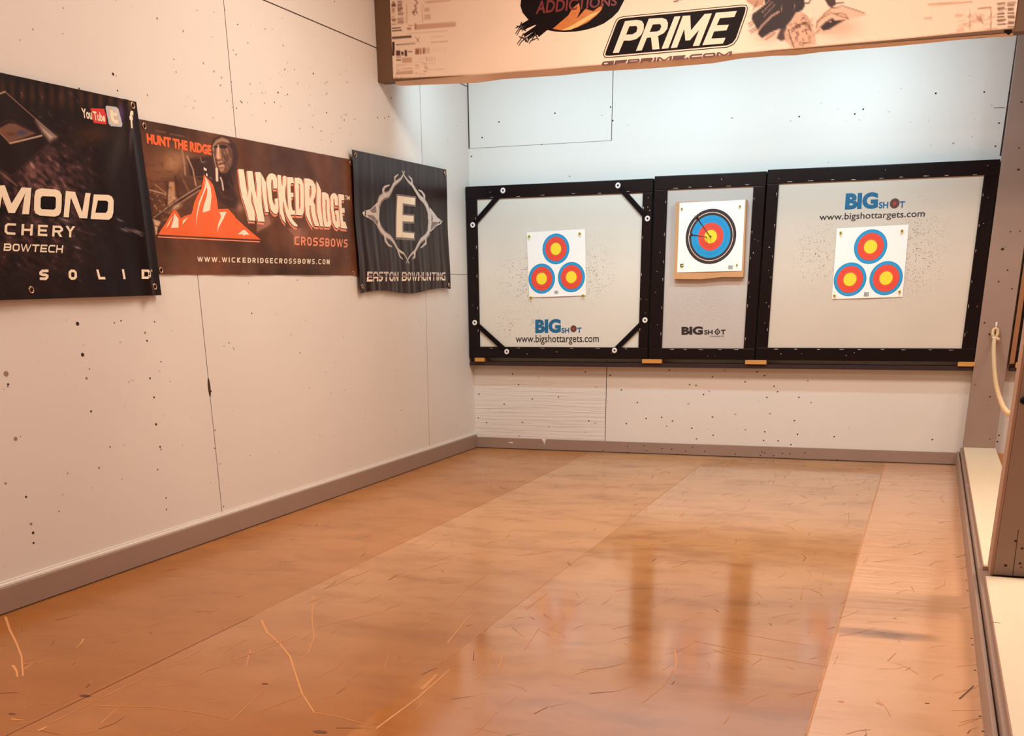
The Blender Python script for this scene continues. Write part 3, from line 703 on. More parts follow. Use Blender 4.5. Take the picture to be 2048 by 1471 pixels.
# ================================================================== targets
YT = -0.095                                                       # front of the rails
def rail(m_, x0, x1, z0, z1, bev=.004): m_.box(x0, x1, YT, -0.005, z0, z1, M_black, bev)
def make_target(x0, x1, z0, z1, ix0, ix1, iz0, iz1, label, fm, nst, group='black framed targets along the back wall', tz=0.0):
    e = empty('archery_target', ((x0 + x1) / 2, 0, z0), label, 'target', group)
    m_ = MB(); rail(m_, x0, x1, iz1, z1); m_.build('top_rail', e)
    m_ = MB(); rail(m_, x0, x1, z0, iz0); m_.build('bottom_rail', e)
    m_ = MB(); rail(m_, x0 + .002, ix0, iz0, iz1); m_.build('side_rail', e)
    m_ = MB(); rail(m_, ix1, x1 - .002, iz0, iz1); m_.build('side_rail', e)
    s = Sheet(1, YT + .012); s.box(ix0 - .002, ix1 + .002, YT + .012, -0.006, iz0 - .002, iz1 + .002, fm)
    rr = random.Random(int(x0 * 100))
    def st(x, z, ln, vert=False):
        q = MB(); l = ln / 2
        if vert: q.tube([(x, YT - .0005, z - l), (x, YT - .003, z - l + .003), (x, YT - .003, z + l - .003), (x, YT - .0005, z + l)], .0016, M_staple, 6)
        else: q.tube([(x - l, YT - .0005, z), (x - l + .003, YT - .003, z), (x + l - .003, YT - .003, z), (x + l, YT - .0005, z)], .0016, M_staple, 6)
        q.build('staple', e)
    nx, nz = nst
    for i in range(nx):
        st(ix0 + (ix1 - ix0) * (i + .5) / nx + rr.uniform(-.02, .02), iz1 + .007 + rr.uniform(-.002, .003), rr.uniform(.018, .034))
        st(ix0 + (ix1 - ix0) * (i + .5) / nx + rr.uniform(-.02, .02), iz0 - .009 + rr.uniform(-.002, .002), rr.uniform(.018, .03))
    for i in range(nz):
        st(ix0 - .009, iz0 + (iz1 - iz0) * (i + .5) / nz + rr.uniform(-.03, .03), rr.uniform(.012, .022), True)
        st(ix1 + .009, iz0 + (iz1 - iz0) * (i + .5) / nz + rr.uniform(-.03, .03), rr.uniform(.012, .022), True)
    # nicks where arrows have grazed the wrap
    for i in range(nx + nz):
        sd = rr.choice(('l', 'r', 't', 'b')); u = rr.random()
        x = {'l': (x0 + ix0) / 2, 'r': (x1 + ix1) / 2}.get(sd, ix0 + (ix1 - ix0) * u); z = {'t': (z1 + iz1) / 2, 'b': (z0 + iz0) / 2}.get(sd, iz0 + (iz1 - iz0) * u)
        s2 = (x + rr.uniform(-.02, .02), z + rr.uniform(-.015, .015)); rx = rr.uniform(.002, .0045)
        s.add([(s2[0] + rx * math.cos(k), YT - .0006, s2[1] + rx * .7 * math.sin(k)) for k in (0, 1, 2, 3.14, 4.2, 5.2)], [[0, 1, 2, 3, 4, 5]], M_staple)
    return e, s

# left target
fmL = face_mat('woven_face_left', (222, 212, 196), (92, 84, 80), [(0.42, 1.17, .26, .26), (0.92, 1.22, .22, .26), (0.30, .89, .12, .14), (.52, .92, .14, .10)], 1.0)
eL, s = make_target(.006, 1.337, .655, 1.785, .089, 1.268, .731, 1.703, 'square black framed target with corner straps and white washers, nearest the corner', fmL, (6, 5))
BIGQ = lambda: None
def bigshot(s, sc, ox, oy, qb, qs, qo, qt, matb, mato, url=None):
    put(s, fonttext('BIG', .055), qb, matb, 1, sc, ox, oy)
    put(s, fonttext('SH', .035), qs, matb, 1, sc, ox, oy)
    put(s, fonttext('T', .035), qt, matb, 1, sc, ox, oy)
    a = s.ab(ox + qo[0] / sc, oy + qo[1] / sc); b_ = s.ab(ox + (qo[0] + qo[2]) / sc, oy + qo[1] / sc); r = abs(b_[0] - a[0])
    if url: s.disc(a, r, mato, 1); s.disc(a, r * .3, M_redd, 2)
    else:
        s.disc(a, r, mato, 1, rin=r * .62); s.disc(a, r * .3, mato, 1)
        for k in range(4):
            an = k * PI / 2; s.stroke([(a[0] + r * .6 * math.cos(an), a[1] + r * .6 * math.sin(an)), (a[0] + r * 1.3 * math.cos(an), a[1] + r * 1.3 * math.sin(an))], r * .25, r * .25, mato)
    if url: put(s, fonttext('www.bigshottargets.com', .009), url, M_ink, 1, sc, ox, oy)
bigshot(s, 3.5, 920, 340, [(527, 1045), (706, 1040), (706, 1138), (527, 1142)], [(710, 1104), (765, 1102), (765, 1138), (710, 1140)], (795, 1110, 22),
        [(820, 1102), (851, 1101), (851, 1138), (820, 1139)], M_inkb, M_inko, [(390, 1153), (972, 1151), (972, 1220), (390, 1222)])
s.build('target_face', eL)
wash = [(1006, 381), (1236, 371), (945.5, 450), (1295, 437), (949.5, 645), (1290, 640), (1013.5, 703), (1229, 700.5)]
wp = [on(1, YT - .004, *q) for q in wash]
for (i, j) in ((0, 2), (1, 3), (4, 6), (5, 7)):
    a, b_ = wp[i], wp[j]; d = Vector((b_[0] - a[0], 0, b_[2] - a[2])).normalized(); n_ = Vector((-d.z, 0, d.x)) * .0165
    A_, B_ = Vector((a[0], 0, a[2])) - d * .02, Vector((b_[0], 0, b_[2])) + d * .02
    f_ = [A_ + n_, B_ + n_, B_ - n_, A_ - n_]
    m_ = MB(); m_.prism([(p.x, YT + .001, p.z) for p in f_][::-1], [(p.x, YT - .003, p.z) for p in f_][::-1], M_blackm); m_.build('corner_strap', eL)
for p in wp:
    m_ = MB(); m_.ring((p[0], YT - .0055, p[2]), (0, -1, 0), .0125, .0062, M_white, 20, 8)
    m_.tube([(p[0], YT - .002, p[2]), (p[0], YT - .0075, p[2])], .0055, M_tblk, 8); w_ = m_.build('washer', eL); w_['label'] = 'white plastic washer with screw'

# middle target
fmM = face_mat('grey_woven_face', (196, 184, 174), (240, 228, 216), [(1.66, 1.03, .24, .24), (1.79, .98, .22, .26)], 1.0)
eM, s = make_target(1.345, 2.071, .655, 1.797, 1.434, 1.993, .728, 1.714, 'narrow black framed target with grey face, standing between the two wide targets', fmM, (5, 6))
bigshot(s, 4.905, 1330, 390, [(162, 1290), (372, 1286), (372, 1368), (162, 1370)], [(385, 1322), (468, 1320), (468, 1366), (385, 1368)], (513, 1340, 25),
        [(548, 1320), (595, 1318), (595, 1366), (548, 1366)], M_ink, M_ink)
put(s, fonttext('TARGETS', .01), [(437, 1380), (578, 1378), (578, 1390), (437, 1392)], M_ink, 1, 4.905, 1330, 390)
s.build('target_face', eM)

# right target
fmR = face_mat('woven_face_right', (212, 198, 180), (120, 96, 82), [(3.02, 1.30, .28, .36), (2.42, 1.30, .20, .28), (2.9, 1.15, .22, .2)], .9)
eR, s = make_target(2.076, 3.442, .655, 1.805, 2.152, 3.362, .735, 1.722, 'widest black framed target with printing above its paper, beside the post', fmR, (9, 6))
bigshot(s, 6.129, 1620, 370, [(440, 100), (838, 84), (832, 288), (426, 303)], [(846, 206), (962, 202), (958, 284), (842, 286)], (1038, 224, 60),
        [(1102, 198), (1166, 196), (1160, 276), (1096, 279)], M_inkb, M_inko, [(118, 352), (1412, 304), (1402, 414), (112, 456)])
s.build('target_face', eR)

# neighbour lane target
e4 = empty('archery_target', (4.3, 0, .655), 'black framed target with brown wood side, past the post in the next lane', 'target')
m_ = MB(); m_.box(3.653, 3.682, YT, -0.005, .645, 1.80, M_woodb, .002); m_.build('wood_side', e4)
m_ = MB(); rail(m_, 3.682, 4.95, 1.72, 1.80); m_.build('top_rail', e4)
m_ = MB(); rail(m_, 3.682, 4.95, .655, .735); m_.build('bottom_rail', e4)
m_ = MB(); rail(m_, 3.682, 3.80, .735, 1.72); m_.build('side_rail', e4)
m_ = MB(); rail(m_, 4.83, 4.95, .735, 1.72); m_.build('side_rail', e4)
m_ = MB(); m_.box(3.80, 4.83, YT + .012, -.006, .735, 1.72, fmR); m_.build('target_face', e4)

# ledge and blocks
m_ = MB(); m_.box(.006, 3.445, -.088, -.001, .600, .628, M_ledge, .002); tag(m_.build('support_ledge'), 'long dark ledge board fixed to the wall under the three targets', 'ledge')
m_ = MB(); m_.box(3.66, 6.0, -.088, -.001, .600, .622, M_ledge, .002); tag(m_.build('support_ledge'), 'dark ledge board in the next lane, glimpsed past the post', 'ledge')
def pblock(pl, pr, z0, z1, lab, y=-.104):
    a = on(1, y, *pl)[0]; b_ = on(1, y, *pr)[0]
    m_ = MB(); m_.box(a, b_, y, -.001, z0, z1, M_wood, .002); o = m_.build('wood_block'); tag(o, lab, 'block', 'pine blocks carrying the targets')
pblock((949.5, 721), (968, 721), .628, .6545, 'small pine block under the left target, in the corner of the room')
pblock((1284, 725), (1323, 725), .628, .6545, 'pine block under the joint between left and middle targets')
pblock((1490, 725), (1532.5, 725), .628, .6545, 'pine block under the joint between middle and right targets')
pblock((1915.5, 729), (1950, 729), .628, .6545, 'pine block under the right end of the right target, beside the post')
m_ = MB(); m_.box(3.69, 3.90, -.104, -.001, .6225, .6545, M_wood, .002); tag(m_.build('wood_block'), 'pine block under the target in the next lane, right of the post', 'block', 'pine blocks carrying the targets')

# ---- paper targets
def paper(quad, sc, ox, oy, y, label, group=None):
    e = Sheet(1, y, lambda a, b_: 0.0)
    q = e.trace(quad, sc, ox, oy)
    cz = min(p[1] for p in q); cx = sum(p[0] for p in q) / 4
    e.fn = lambda a, b_: .004 * math.exp(-((b_ - cz) / .03) ** 2) * math.exp(-((a - cx) / .15) ** 2)
    e.grid(q, 24, 24, M_paper); return e
def spot(s, x, y, sc, ox, oy, r):
    c = s.ab(ox + x / sc, oy + y / sc)
    s.disc(c, r, M_blued, 1); s.disc(c, r * .97, M_blue, 2); s.disc(c, r * .80, M_redd, 3); s.disc(c, r * .785, M_red, 4)
    s.disc(c, r * .59, M_redd, 5, rin=r * .58); s.disc(c, r * .405, M_yeld, 5); s.disc(c, r * .385, M_yel, 6)
def barcode(s, x, y, sc, ox, oy, w_=.028, h_=.02):
    c = s.ab(ox + x / sc, oy + y / sc)
    for k, (u, ww) in enumerate(((-.45, .1), (-.28, .06), (-.15, .12), (.02, .05), (.12, .14), (.32, .06), (.42, .08))):
        s.poly([(c[0] + (u - ww / 2) * w_, c[1] - h_ / 2), (c[0] + (u + ww / 2) * w_, c[1] - h_ / 2), (c[0] + (u + ww / 2) * w_, c[1] + h_ / 2), (c[0] + (u - ww / 2) * w_, c[1] + h_ / 2)], M_grey, 2)
YP = YT + .0075
A = (5.887, 1040, 450); s = paper([(78, 85), (768, 45), (778, 828), (108, 850)], *A, YP, '')
for x, y in ((423, 280), (256, 630), (605, 612)): spot(s, x, y, *A, .0975)
barcode(s, 430, 790, *A); tag(s.build('paper_target'), 'white three-spot paper pinned to the left target, above the blue print', 'paper target', 'three-spot papers')
A = (6.129, 1620, 370); s = paper([(330, 530), (1212, 482), (1135, 1370), (268, 1395)], *A, YP, '')
for x, y in ((742, 755), (490, 1155), (932, 1140)): spot(s, x, y, *A, .1005)
barcode(s, 692, 1338, *A, .03, .026); tag(s.build('paper_target'), 'white three-spot paper pinned under the web address on the right target', 'paper target', 'three-spot papers')
A = (4.905, 1330, 390)
yc = YT - .028
s = Sheet(1, yc); q = s.trace([(106, 68), (800, 45), (768, 803), (88, 822)], *A); qq = [q[3], ((q[3][0] * .6 + q[2][0] * .4), (q[3][1] * .6 + q[2][1] * .4) - .006), ((q[3][0] * .3 + q[2][0] * .7), (q[3][1] * .3 + q[2][1] * .7) + .004), q[2], q[1], q[0]]
s.prism([(a, YT + .0105, b_) for a, b_ in qq], [(a, yc, b_) for a, b_ in qq], M_card)
tag(s.build('cardboard_sheet'), 'brown cardboard backing sheet behind the single round target face', 'cardboard')
s = paper([(143, 75), (788, 45), (752, 742), (118, 758)], *A, yc - .002, '')
c = s.ab(1330 + 449 / 4.905, 390 + 407 / 4.905); R0 = .166
for k, (f, m) in enumerate(((1, M_tblk), (.885, M_cream), (.862, M_tblk), (.775, M_blue), (.64, M_blued), (.63, M_blue), (.505, M_red), (.385, M_redd), (.377, M_red), (.25, M_yeld), (.238, M_yel), (.11, M_yeld), (.10, M_yel))):
    s.disc(c, R0 * f, m, 1 + k * .5)
s.disc(c, .006, M_tblk, 8); barcode(s, 643, 708, *A, .03, .024)
s.poly(s.trace([(150, 675), (182, 673), (180, 706), (150, 708)], *A), M_tblk, 1); s.poly(s.trace([(158, 684), (182, 680), (180, 690), (166, 692)], *A), M_pin, 2)
s.stroke([s.ab(1330 + 165 / 4.905, 390 + 120 / 4.905), s.ab(1330 + 168 / 4.905, 390 + 150 / 4.905)], .003, .003, M_pin, 1)
tag(s.build('paper_target'), 'white paper with one large black, blue, red and yellow bullseye on cardboard', 'paper target')

# pins
pin0 = MB(); pin0.tube([(0, 0, 0), (0, -.006, 0), (0, -.007, 0), (0, -.012, .001), (0, -.014, .001)], [.009, .009, .005, .005, .009], M_pin, 12)
pin0.prism([(-.006, -.006, 0), (-.002, -.006, -.002), (-.005, -.006, -.026), (-.010, -.006, -.022)][::-1], [(-.006, -.008, 0), (-.002, -.008, -.002), (-.005, -.009, -.026), (-.010, -.009, -.022)][::-1], M_pin)
pin_me = pin0.mesh('target_pin'); pi_ = 0
for txt, pl, yy in (('three-spot paper on the left target', [(1059, 472), (1160, 466.5), (1062.5, 594), (1166.5, 590)], YP - .003),
                    ('single bullseye paper', [(1364, 417), (1480, 412), (1364, 532), (1474, 529)], yc - .004),
                    ('three-spot paper on the right target', [(1681.5, 465), (1804, 461), (1669, 590.5), (1799, 582.5)], YP - .003)):
    for k, q in enumerate(pl):
        p = on(1, yy, *q); o = bpy.data.objects.new('target_pin', pin_me); COL.objects.link(o); o.location = p; o.rotation_euler = (0, random.uniform(-.5, .5), 0)
        o.scale = (.8, .8, .8) if 'single' not in txt else (.6, .6, .6)
        tag(o, 'yellow pin at the ' + ('upper left', 'upper right', 'lower left', 'lower right')[k] + ' corner of the ' + txt, 'pin', 'yellow pins holding the papers')

# arrows
def arrow(tip_px, end_px, L_, label):
    a = Vector(on(1, yc - .004, *tip_px)); b_ = Vector(on(1, yc - L_, *end_px)); d = (b_ - a).normalized()
    e = empty('arrow', a, label, 'arrow', 'arrows in the bullseye')
    m_ = MB(); m_.tube([a, b_], .0036, M_arrow, 10); m_.build('shaft', e)
    m_ = MB(); m_.tube([b_, b_ + d * .012, b_ + d * .02], [.004, .0042, .003], M_white, 8); n_ = m_.build('nock', e)
    s1 = d.cross(Vector((0, 0, 1))).normalized(); s2 = s1.cross(d).normalized()
    for k in range(3):
        an = k * 2 * PI / 3 + .5; v = s1 * math.cos(an) + s2 * math.sin(an); w_ = d.cross(v).normalized() * .0006
        p = [b_ - d * .085 + v * .0036, b_ - d * .035 + v * .013, b_ - d * .018 + v * .015, b_ - d * .012 + v * .0036]
        m_ = MB(); m_.prism([q + w_ for q in p], [q - w_ for q in p], M_fletch); m_.build('fletching', e)
    return e
arrow((1420.7, 474), (1391.5, 432), .62, 'dark arrow in the yellow centre, tilted upward, tail at the black ring')
arrow((1413, 473.8), (1379.5, 469.2), .60, 'dark level arrow at the edge of the yellow, tail left of the rings')

# ================================================================== banners on the left wall
def grommets(e, sh, pts, sc=1.0, ox=0, oy=0):
    for q in pts:
        a, b_ = sh.ab(ox + q[0] / sc, oy + q[1] / sc); p = sh.P(a, b_, .0015)
        m_ = MB(); nrm = (1, 0, 0) if sh.ax == 0 else (0, -1, 0)
        m_.ring(p, nrm, .0105, .0032, M_brass, 18, 8)
        m_.tube([Vector(p) - Vector(nrm) * .001, Vector(p) + Vector(nrm) * .0012], .0075, M_void, 12); o = m_.build('grommet', e)

# ---- middle banner (orange mountain)
f2 = lambda a, b_: .0035 + .0022 * math.sin(a * 9 + b_ * 3) * math.sin(b_ * 7) + .001 * math.sin(a * 31 + b_ * 5)
s = Sheet(0, 0.003, f2)
Q2 = [s.ab(272, 237.5), s.ab(706, 320), s.ab(713, 550), s.ab(312, 548)]
Q2[0] = (Q2[0][0] - .06, Q2[0][1]); Q2[3] = (Q2[0][0], Q2[3][1]); Q2[1] = (-1.775, Q2[1][1]); Q2[2] = (-1.775, Q2[2][1])
def paint2(x, y, rgb, ab):
    a, b_ = ab[:, 0], ab[:, 1]
    n = fbm(a * 3.2, b_ * 5, 5, 1); n2 = fbm(a * 14, b_ * 9, 4, 6)
    rgb = np.array([98, 58, 38.]) * (.45 + .95 * n[:, None]) + 22 * (n2[:, None] - .5)
    gl = np.clip((x - 560) / 200, 0, 1) * np.clip((430 - y) / 200, 0, 1)
    rgb = rgb + gl[:, None] * np.array([22, 12, 8])
    Z = lambda pts: Zs(pts, 5.658, 280, 240); L = lambda pts, w_, c, al=1, so=1.5: b_line(rgb, x, y, Z(pts), w_, c, al, so)
    rgb = b_blob(rgb, x, y, 345, 325, 34, 26, (196, 142, 100), .75, -.5); rgb = b_blob(rgb, x, y, 318, 325, 20, 40, (120, 76, 44), .6)
    rgb = b_poly(rgb, x, y, Z([(320, 700), (390, 690), (400, 900), (300, 990), (310, 820)]), (200, 150, 112), .85, 4)
    rgb = b_poly(rgb, x, y, Z([(540, 440), (820, 400), (860, 640), (1000, 760), (720, 700), (560, 620)]), (58, 32, 26), .85, 6)
    rgb = b_poly(rgb, x, y, Z([(130, 800), (290, 900), (300, 980), (150, 1080)]), (110, 66, 40), .6, 6)
    rgb = b_poly(rgb, x, y, Z([(690, 150), (860, 200), (830, 260), (820, 420), (730, 330)]), (92, 58, 40), .6, 8)
    for pts, w_, c in (([(475, 330), (500, 480), (512, 620)], 3, (176, 130, 96)), ([(535, 410), (600, 560), (632, 740)], 2.6, (200, 156, 120)),
                       ([(110, 640), (400, 645), (705, 640)], 1.4, (120, 82, 56)), ([(110, 790), (260, 830), (410, 895)], 2, (206, 164, 128)),
                       ([(170, 730), (300, 830), (420, 885)], 1.4, (196, 150, 110)), ([(400, 640), (420, 800), (440, 900)], 5, (84, 46, 26)),
                       ([(320, 700), (300, 980)], 3, (70, 40, 26)), ([(470, 620), (500, 700), (560, 820)], 5, (120, 80, 56)),
                       ([(790, 650), (930, 720), (1060, 800)], 1.3, (196, 160, 132)), ([(680, 420), (700, 480), (740, 470)], 1.2, (180, 150, 130))):
        rgb = b_line(rgb, x, y, Z(pts), w_, c, .9, 1.6)
    rgb = b_poly(rgb, x, y, Z([(155, 1090), (420, 890), (690, 735), (700, 775), (440, 930), (165, 1108)]), (58, 36, 30), 1, 1.5)
    rgb = b_line(rgb, x, y, Z([(160, 1100), (430, 900), (690, 740)]), 2.4, (198, 152, 120), .9, 1.2)
    rgb = b_line(rgb, x, y, Z([(330, 1050), (400, 980), (540, 880), (680, 790)]), 3, (190, 140, 104), .8, 2)
    rgb = b_blob(rgb, x, y, 355, 412, 10, 5, (235, 200, 165), .8, -.5); rgb = b_blob(rgb, x, y, 336, 440, 12, 5, (170, 108, 70), .7)
    rgb = b_poly(rgb, x, y, Z([(150, 1120), (240, 1150), (210, 1200), (165, 1190)]), (226, 182, 146), .9, 3); rgb = b_poly(rgb, x, y, Z([(165, 1190), (200, 1210), (190, 1290), (178, 1300)]), (232, 196, 160), .9, 2)
    # hunter: hood, face, neck, shoulder
    H = lambda pts, c, al=1, so=3: b_poly(rgb, x, y, Z(pts), c, al, so)
    rgb = H([(800, 300), (830, 210), (900, 175), (1010, 195), (1080, 280), (1115, 400), (1090, 560), (1060, 760), (1110, 900), (1100, 1000), (1000, 990), (880, 900), (800, 700), (860, 560), (830, 420)], (66, 40, 32), .97, 5)
    rgb = H([(815, 330), (825, 280), (860, 225), (930, 195), (1000, 225), (1020, 262), (930, 245), (872, 262), (845, 320), (838, 380)], (176, 134, 106), .9, 2.5)
    rgb = H([(850, 280), (900, 250), (985, 262), (1040, 330), (1050, 440), (1030, 540), (990, 600), (935, 615), (905, 580), (885, 520), (862, 450), (850, 360)], (112, 74, 58), .97, 3)
    rgb = H([(868, 300), (905, 296), (915, 370), (945, 440), (960, 500), (950, 570), (915, 590), (893, 545), (880, 500), (868, 440), (858, 380)], (184, 134, 104), .95, 3)
    rgb = H([(972, 300), (1000, 330), (1000, 380), (965, 400), (945, 370)], (160, 114, 90), .8, 3)
    rgb = H([(1000, 400), (1040, 430), (1020, 520), (980, 560), (985, 470)], (142, 98, 78), .6, 4)
    rgb = b_line(rgb, x, y, Z([(884, 290), (884, 370), (892, 425)]), 3.4, (234, 184, 150), .95, 2)
    rgb = b_blob(rgb, x, y, 280 + 882 / 5.658, 240 + 415 / 5.658, 4.5, 4.5, (226, 174, 140), .85)
    rgb = b_line(rgb, x, y, Z([(848, 305), (868, 300)]), 4, (30, 14, 12), .95, 1.5); rgb = b_line(rgb, x, y, Z([(905, 300), (935, 292), (975, 305)]), 4, (32, 16, 12), .92, 2)
    rgb = b_line(rgb, x, y, Z([(915, 318), (955, 318)]), 2, (24, 10, 10), .9, 1.2); rgb = b_line(rgb, x, y, Z([(918, 330), (950, 332)]), 1.4, (170, 124, 98), .8, 1.2)
    rgb = b_line(rgb, x, y, Z([(868, 448), (890, 458), (915, 446)]), 1.8, (54, 26, 20), .9, 1.3); rgb = b_line(rgb, x, y, Z([(925, 400), (935, 460), (960, 490)]), 2, (84, 50, 38), .8, 2)
    rgb = b_line(rgb, x, y, Z([(893, 502), (920, 490), (958, 494)]), 2.2, (44, 20, 16), .95, 1.2); rgb = b_line(rgb, x, y, Z([(893, 524), (925, 520), (945, 512)]), 2.4, (216, 160, 128), .9, 1.4)
    rgb = b_line(rgb, x, y, Z([(900, 540), (940, 540)]), 1.4, (90, 54, 42), .7, 1.4); rgb = b_line(rgb, x, y, Z([(905, 600), (945, 618), (990, 600), (1040, 540)]), 2.4, (40, 20, 16), .9, 2.5)
    for q in ([(960, 330), (1000, 440)], [(1010, 330), (1035, 420)], [(950, 400), (990, 470)], [(1000, 500), (1030, 560)]): rgb = b_line(rgb, x, y, Z(q), 2, (62, 36, 28), .6, 3)
    rgb = H([(900, 620), (1000, 610), (1050, 560), (1060, 720), (1000, 800), (940, 760)], (52, 30, 24), .8, 5)
    for q in ([(1040, 600), (1060, 700)], [(1000, 700), (1040, 760)], [(960, 860), (1040, 900)], [(880, 760), (950, 880)]): rgb = b_line(rgb, x, y, Z(q), 3, (104, 70, 54), .5, 4)
    rgb = b_line(rgb, x, y, Z([(832, 380), (850, 480), (870, 555)]), 1.8, (206, 170, 144), .9, 1.3)
    rgb = b_line(rgb, x, y, Z([(868, 552), (872, 682)]), 5, (238, 212, 188), .97, 1.3); rgb = b_line(rgb, x, y, Z([(912, 650), (930, 700), (942, 790)]), 2.8, (232, 204, 178), .95, 1.3)
    fl = np.clip((fbm(x * .12, y * .16, 4, 51) - .5) * 5, 0, 1) * np.exp(-((x - 320) / 60) ** 2 - ((y - 400) / 90) ** 2); rgb = blend(rgb, fl * .5, (60, 34, 24))
    fl = np.clip((fbm(x * .2, y * .3, 4, 57) - .58) * 7, 0, 1) * np.exp(-((x - 315) / 20) ** 2 - ((y - 415) / 35) ** 2); rgb = blend(rgb, fl * .7, (206, 162, 128))
    rgb = b_blob(rgb, x, y, 480, 415, 8, 9, (190, 146, 118), .6)
    for q, c in (((527, 450), (168, 112, 92)), ((540, 440), (150, 100, 80)), ((604, 468), (150, 104, 84)), ((600, 480), (160, 112, 90))): rgb = b_blob(rgb, x, y, *q, 12, 9, c, .55, -.5)
    rgb = b_poly(rgb, x, y, Zs([(490, 870), (580, 860), (610, 1010), (370, 1150), (370, 1010), (480, 1000)], 8.533, 470, 330), (176, 122, 100), .65, 3)
    rgb = b_poly(rgb, x, y, Zs([(900, 1085), (1140, 1075), (1100, 1240), (1000, 1390), (1000, 1200)], 8.533, 470, 330), (172, 122, 98), .6, 3)
    rgb = b_poly(rgb, x, y, [(570, 300), (600, 290), (640, 360), (560, 350), (540, 330)], (62, 36, 30), .5, 10)
    rgb = b_line(rgb, x, y, Z([(180, 120), (290, 140)]), 1.2, (180, 140, 110), .6, 1.4); rgb = b_line(rgb, x, y, Z([(340, 155), (500, 185)]), 1.4, (190, 150, 120), .6, 1.4)
    for k in range(6): rgb = b_blob(rgb, x, y, 345 + k * 60, 520 + (k % 3) * 8, 26, 9, (92, 62, 46), .5, .3)
    return rgb
s.grid(Q2, 600, 200, M_print, paint2)
A = (5.658, 280, 240)
MT = [(195, 1295), (225, 1240), (290, 1150), (345, 1050), (380, 1010), (410, 1040), (450, 1112), (490, 1085), (565, 1065), (585, 1010), (600, 940), (640, 850), (685, 780), (700, 700), (712, 612), (742, 645), (790, 690), (825, 740), (850, 830), (868, 920), (877, 1007), (990, 1003), (1060, 1080), (1075, 1109)]
MTp = Zs(MT, *A) + [(489.5, 453.5), (519.8, 479.3)]
s.poly([s.ab(*q) for q in MTp], M_oranp, 2)
s.poly([s.ab(*q) for q in [(314, 472), (518, 482.4), (517, 484.6), (313.5, 474.6)]], M_oranl, 2)
for q in ([(725, 640), (760, 690), (790, 760), (800, 860), (780, 1022), (697, 1048), (712, 960), (745, 860), (752, 790), (735, 720)],
          [(722, 690), (742, 760), (700, 860), (665, 960), (640, 1070), (622, 1200), (628, 1070), (655, 930), (700, 820), (722, 760)],
          [(378, 1055), (422, 1120), (425, 1218), (340, 1220), (365, 1130)], [(278, 1222), (330, 1130), (362, 1085), (310, 1190)], [(465, 1182), (472, 1135), (530, 1095), (492, 1148)],
          [(890, 1042), (975, 1037), (930, 1130), (885, 1205), (860, 1272), (872, 1180), (912, 1090)]):
    s.poly(s.trace(q, *A), M_cream, 3)
WK = (8.533, 470, 330)
s.poly(s.trace([(28, 1180), (100, 1120), (150, 1105), (200, 1150), (232, 1190), (170, 1183), (130, 1210), (120, 1180)], *WK), M_cream, 3)
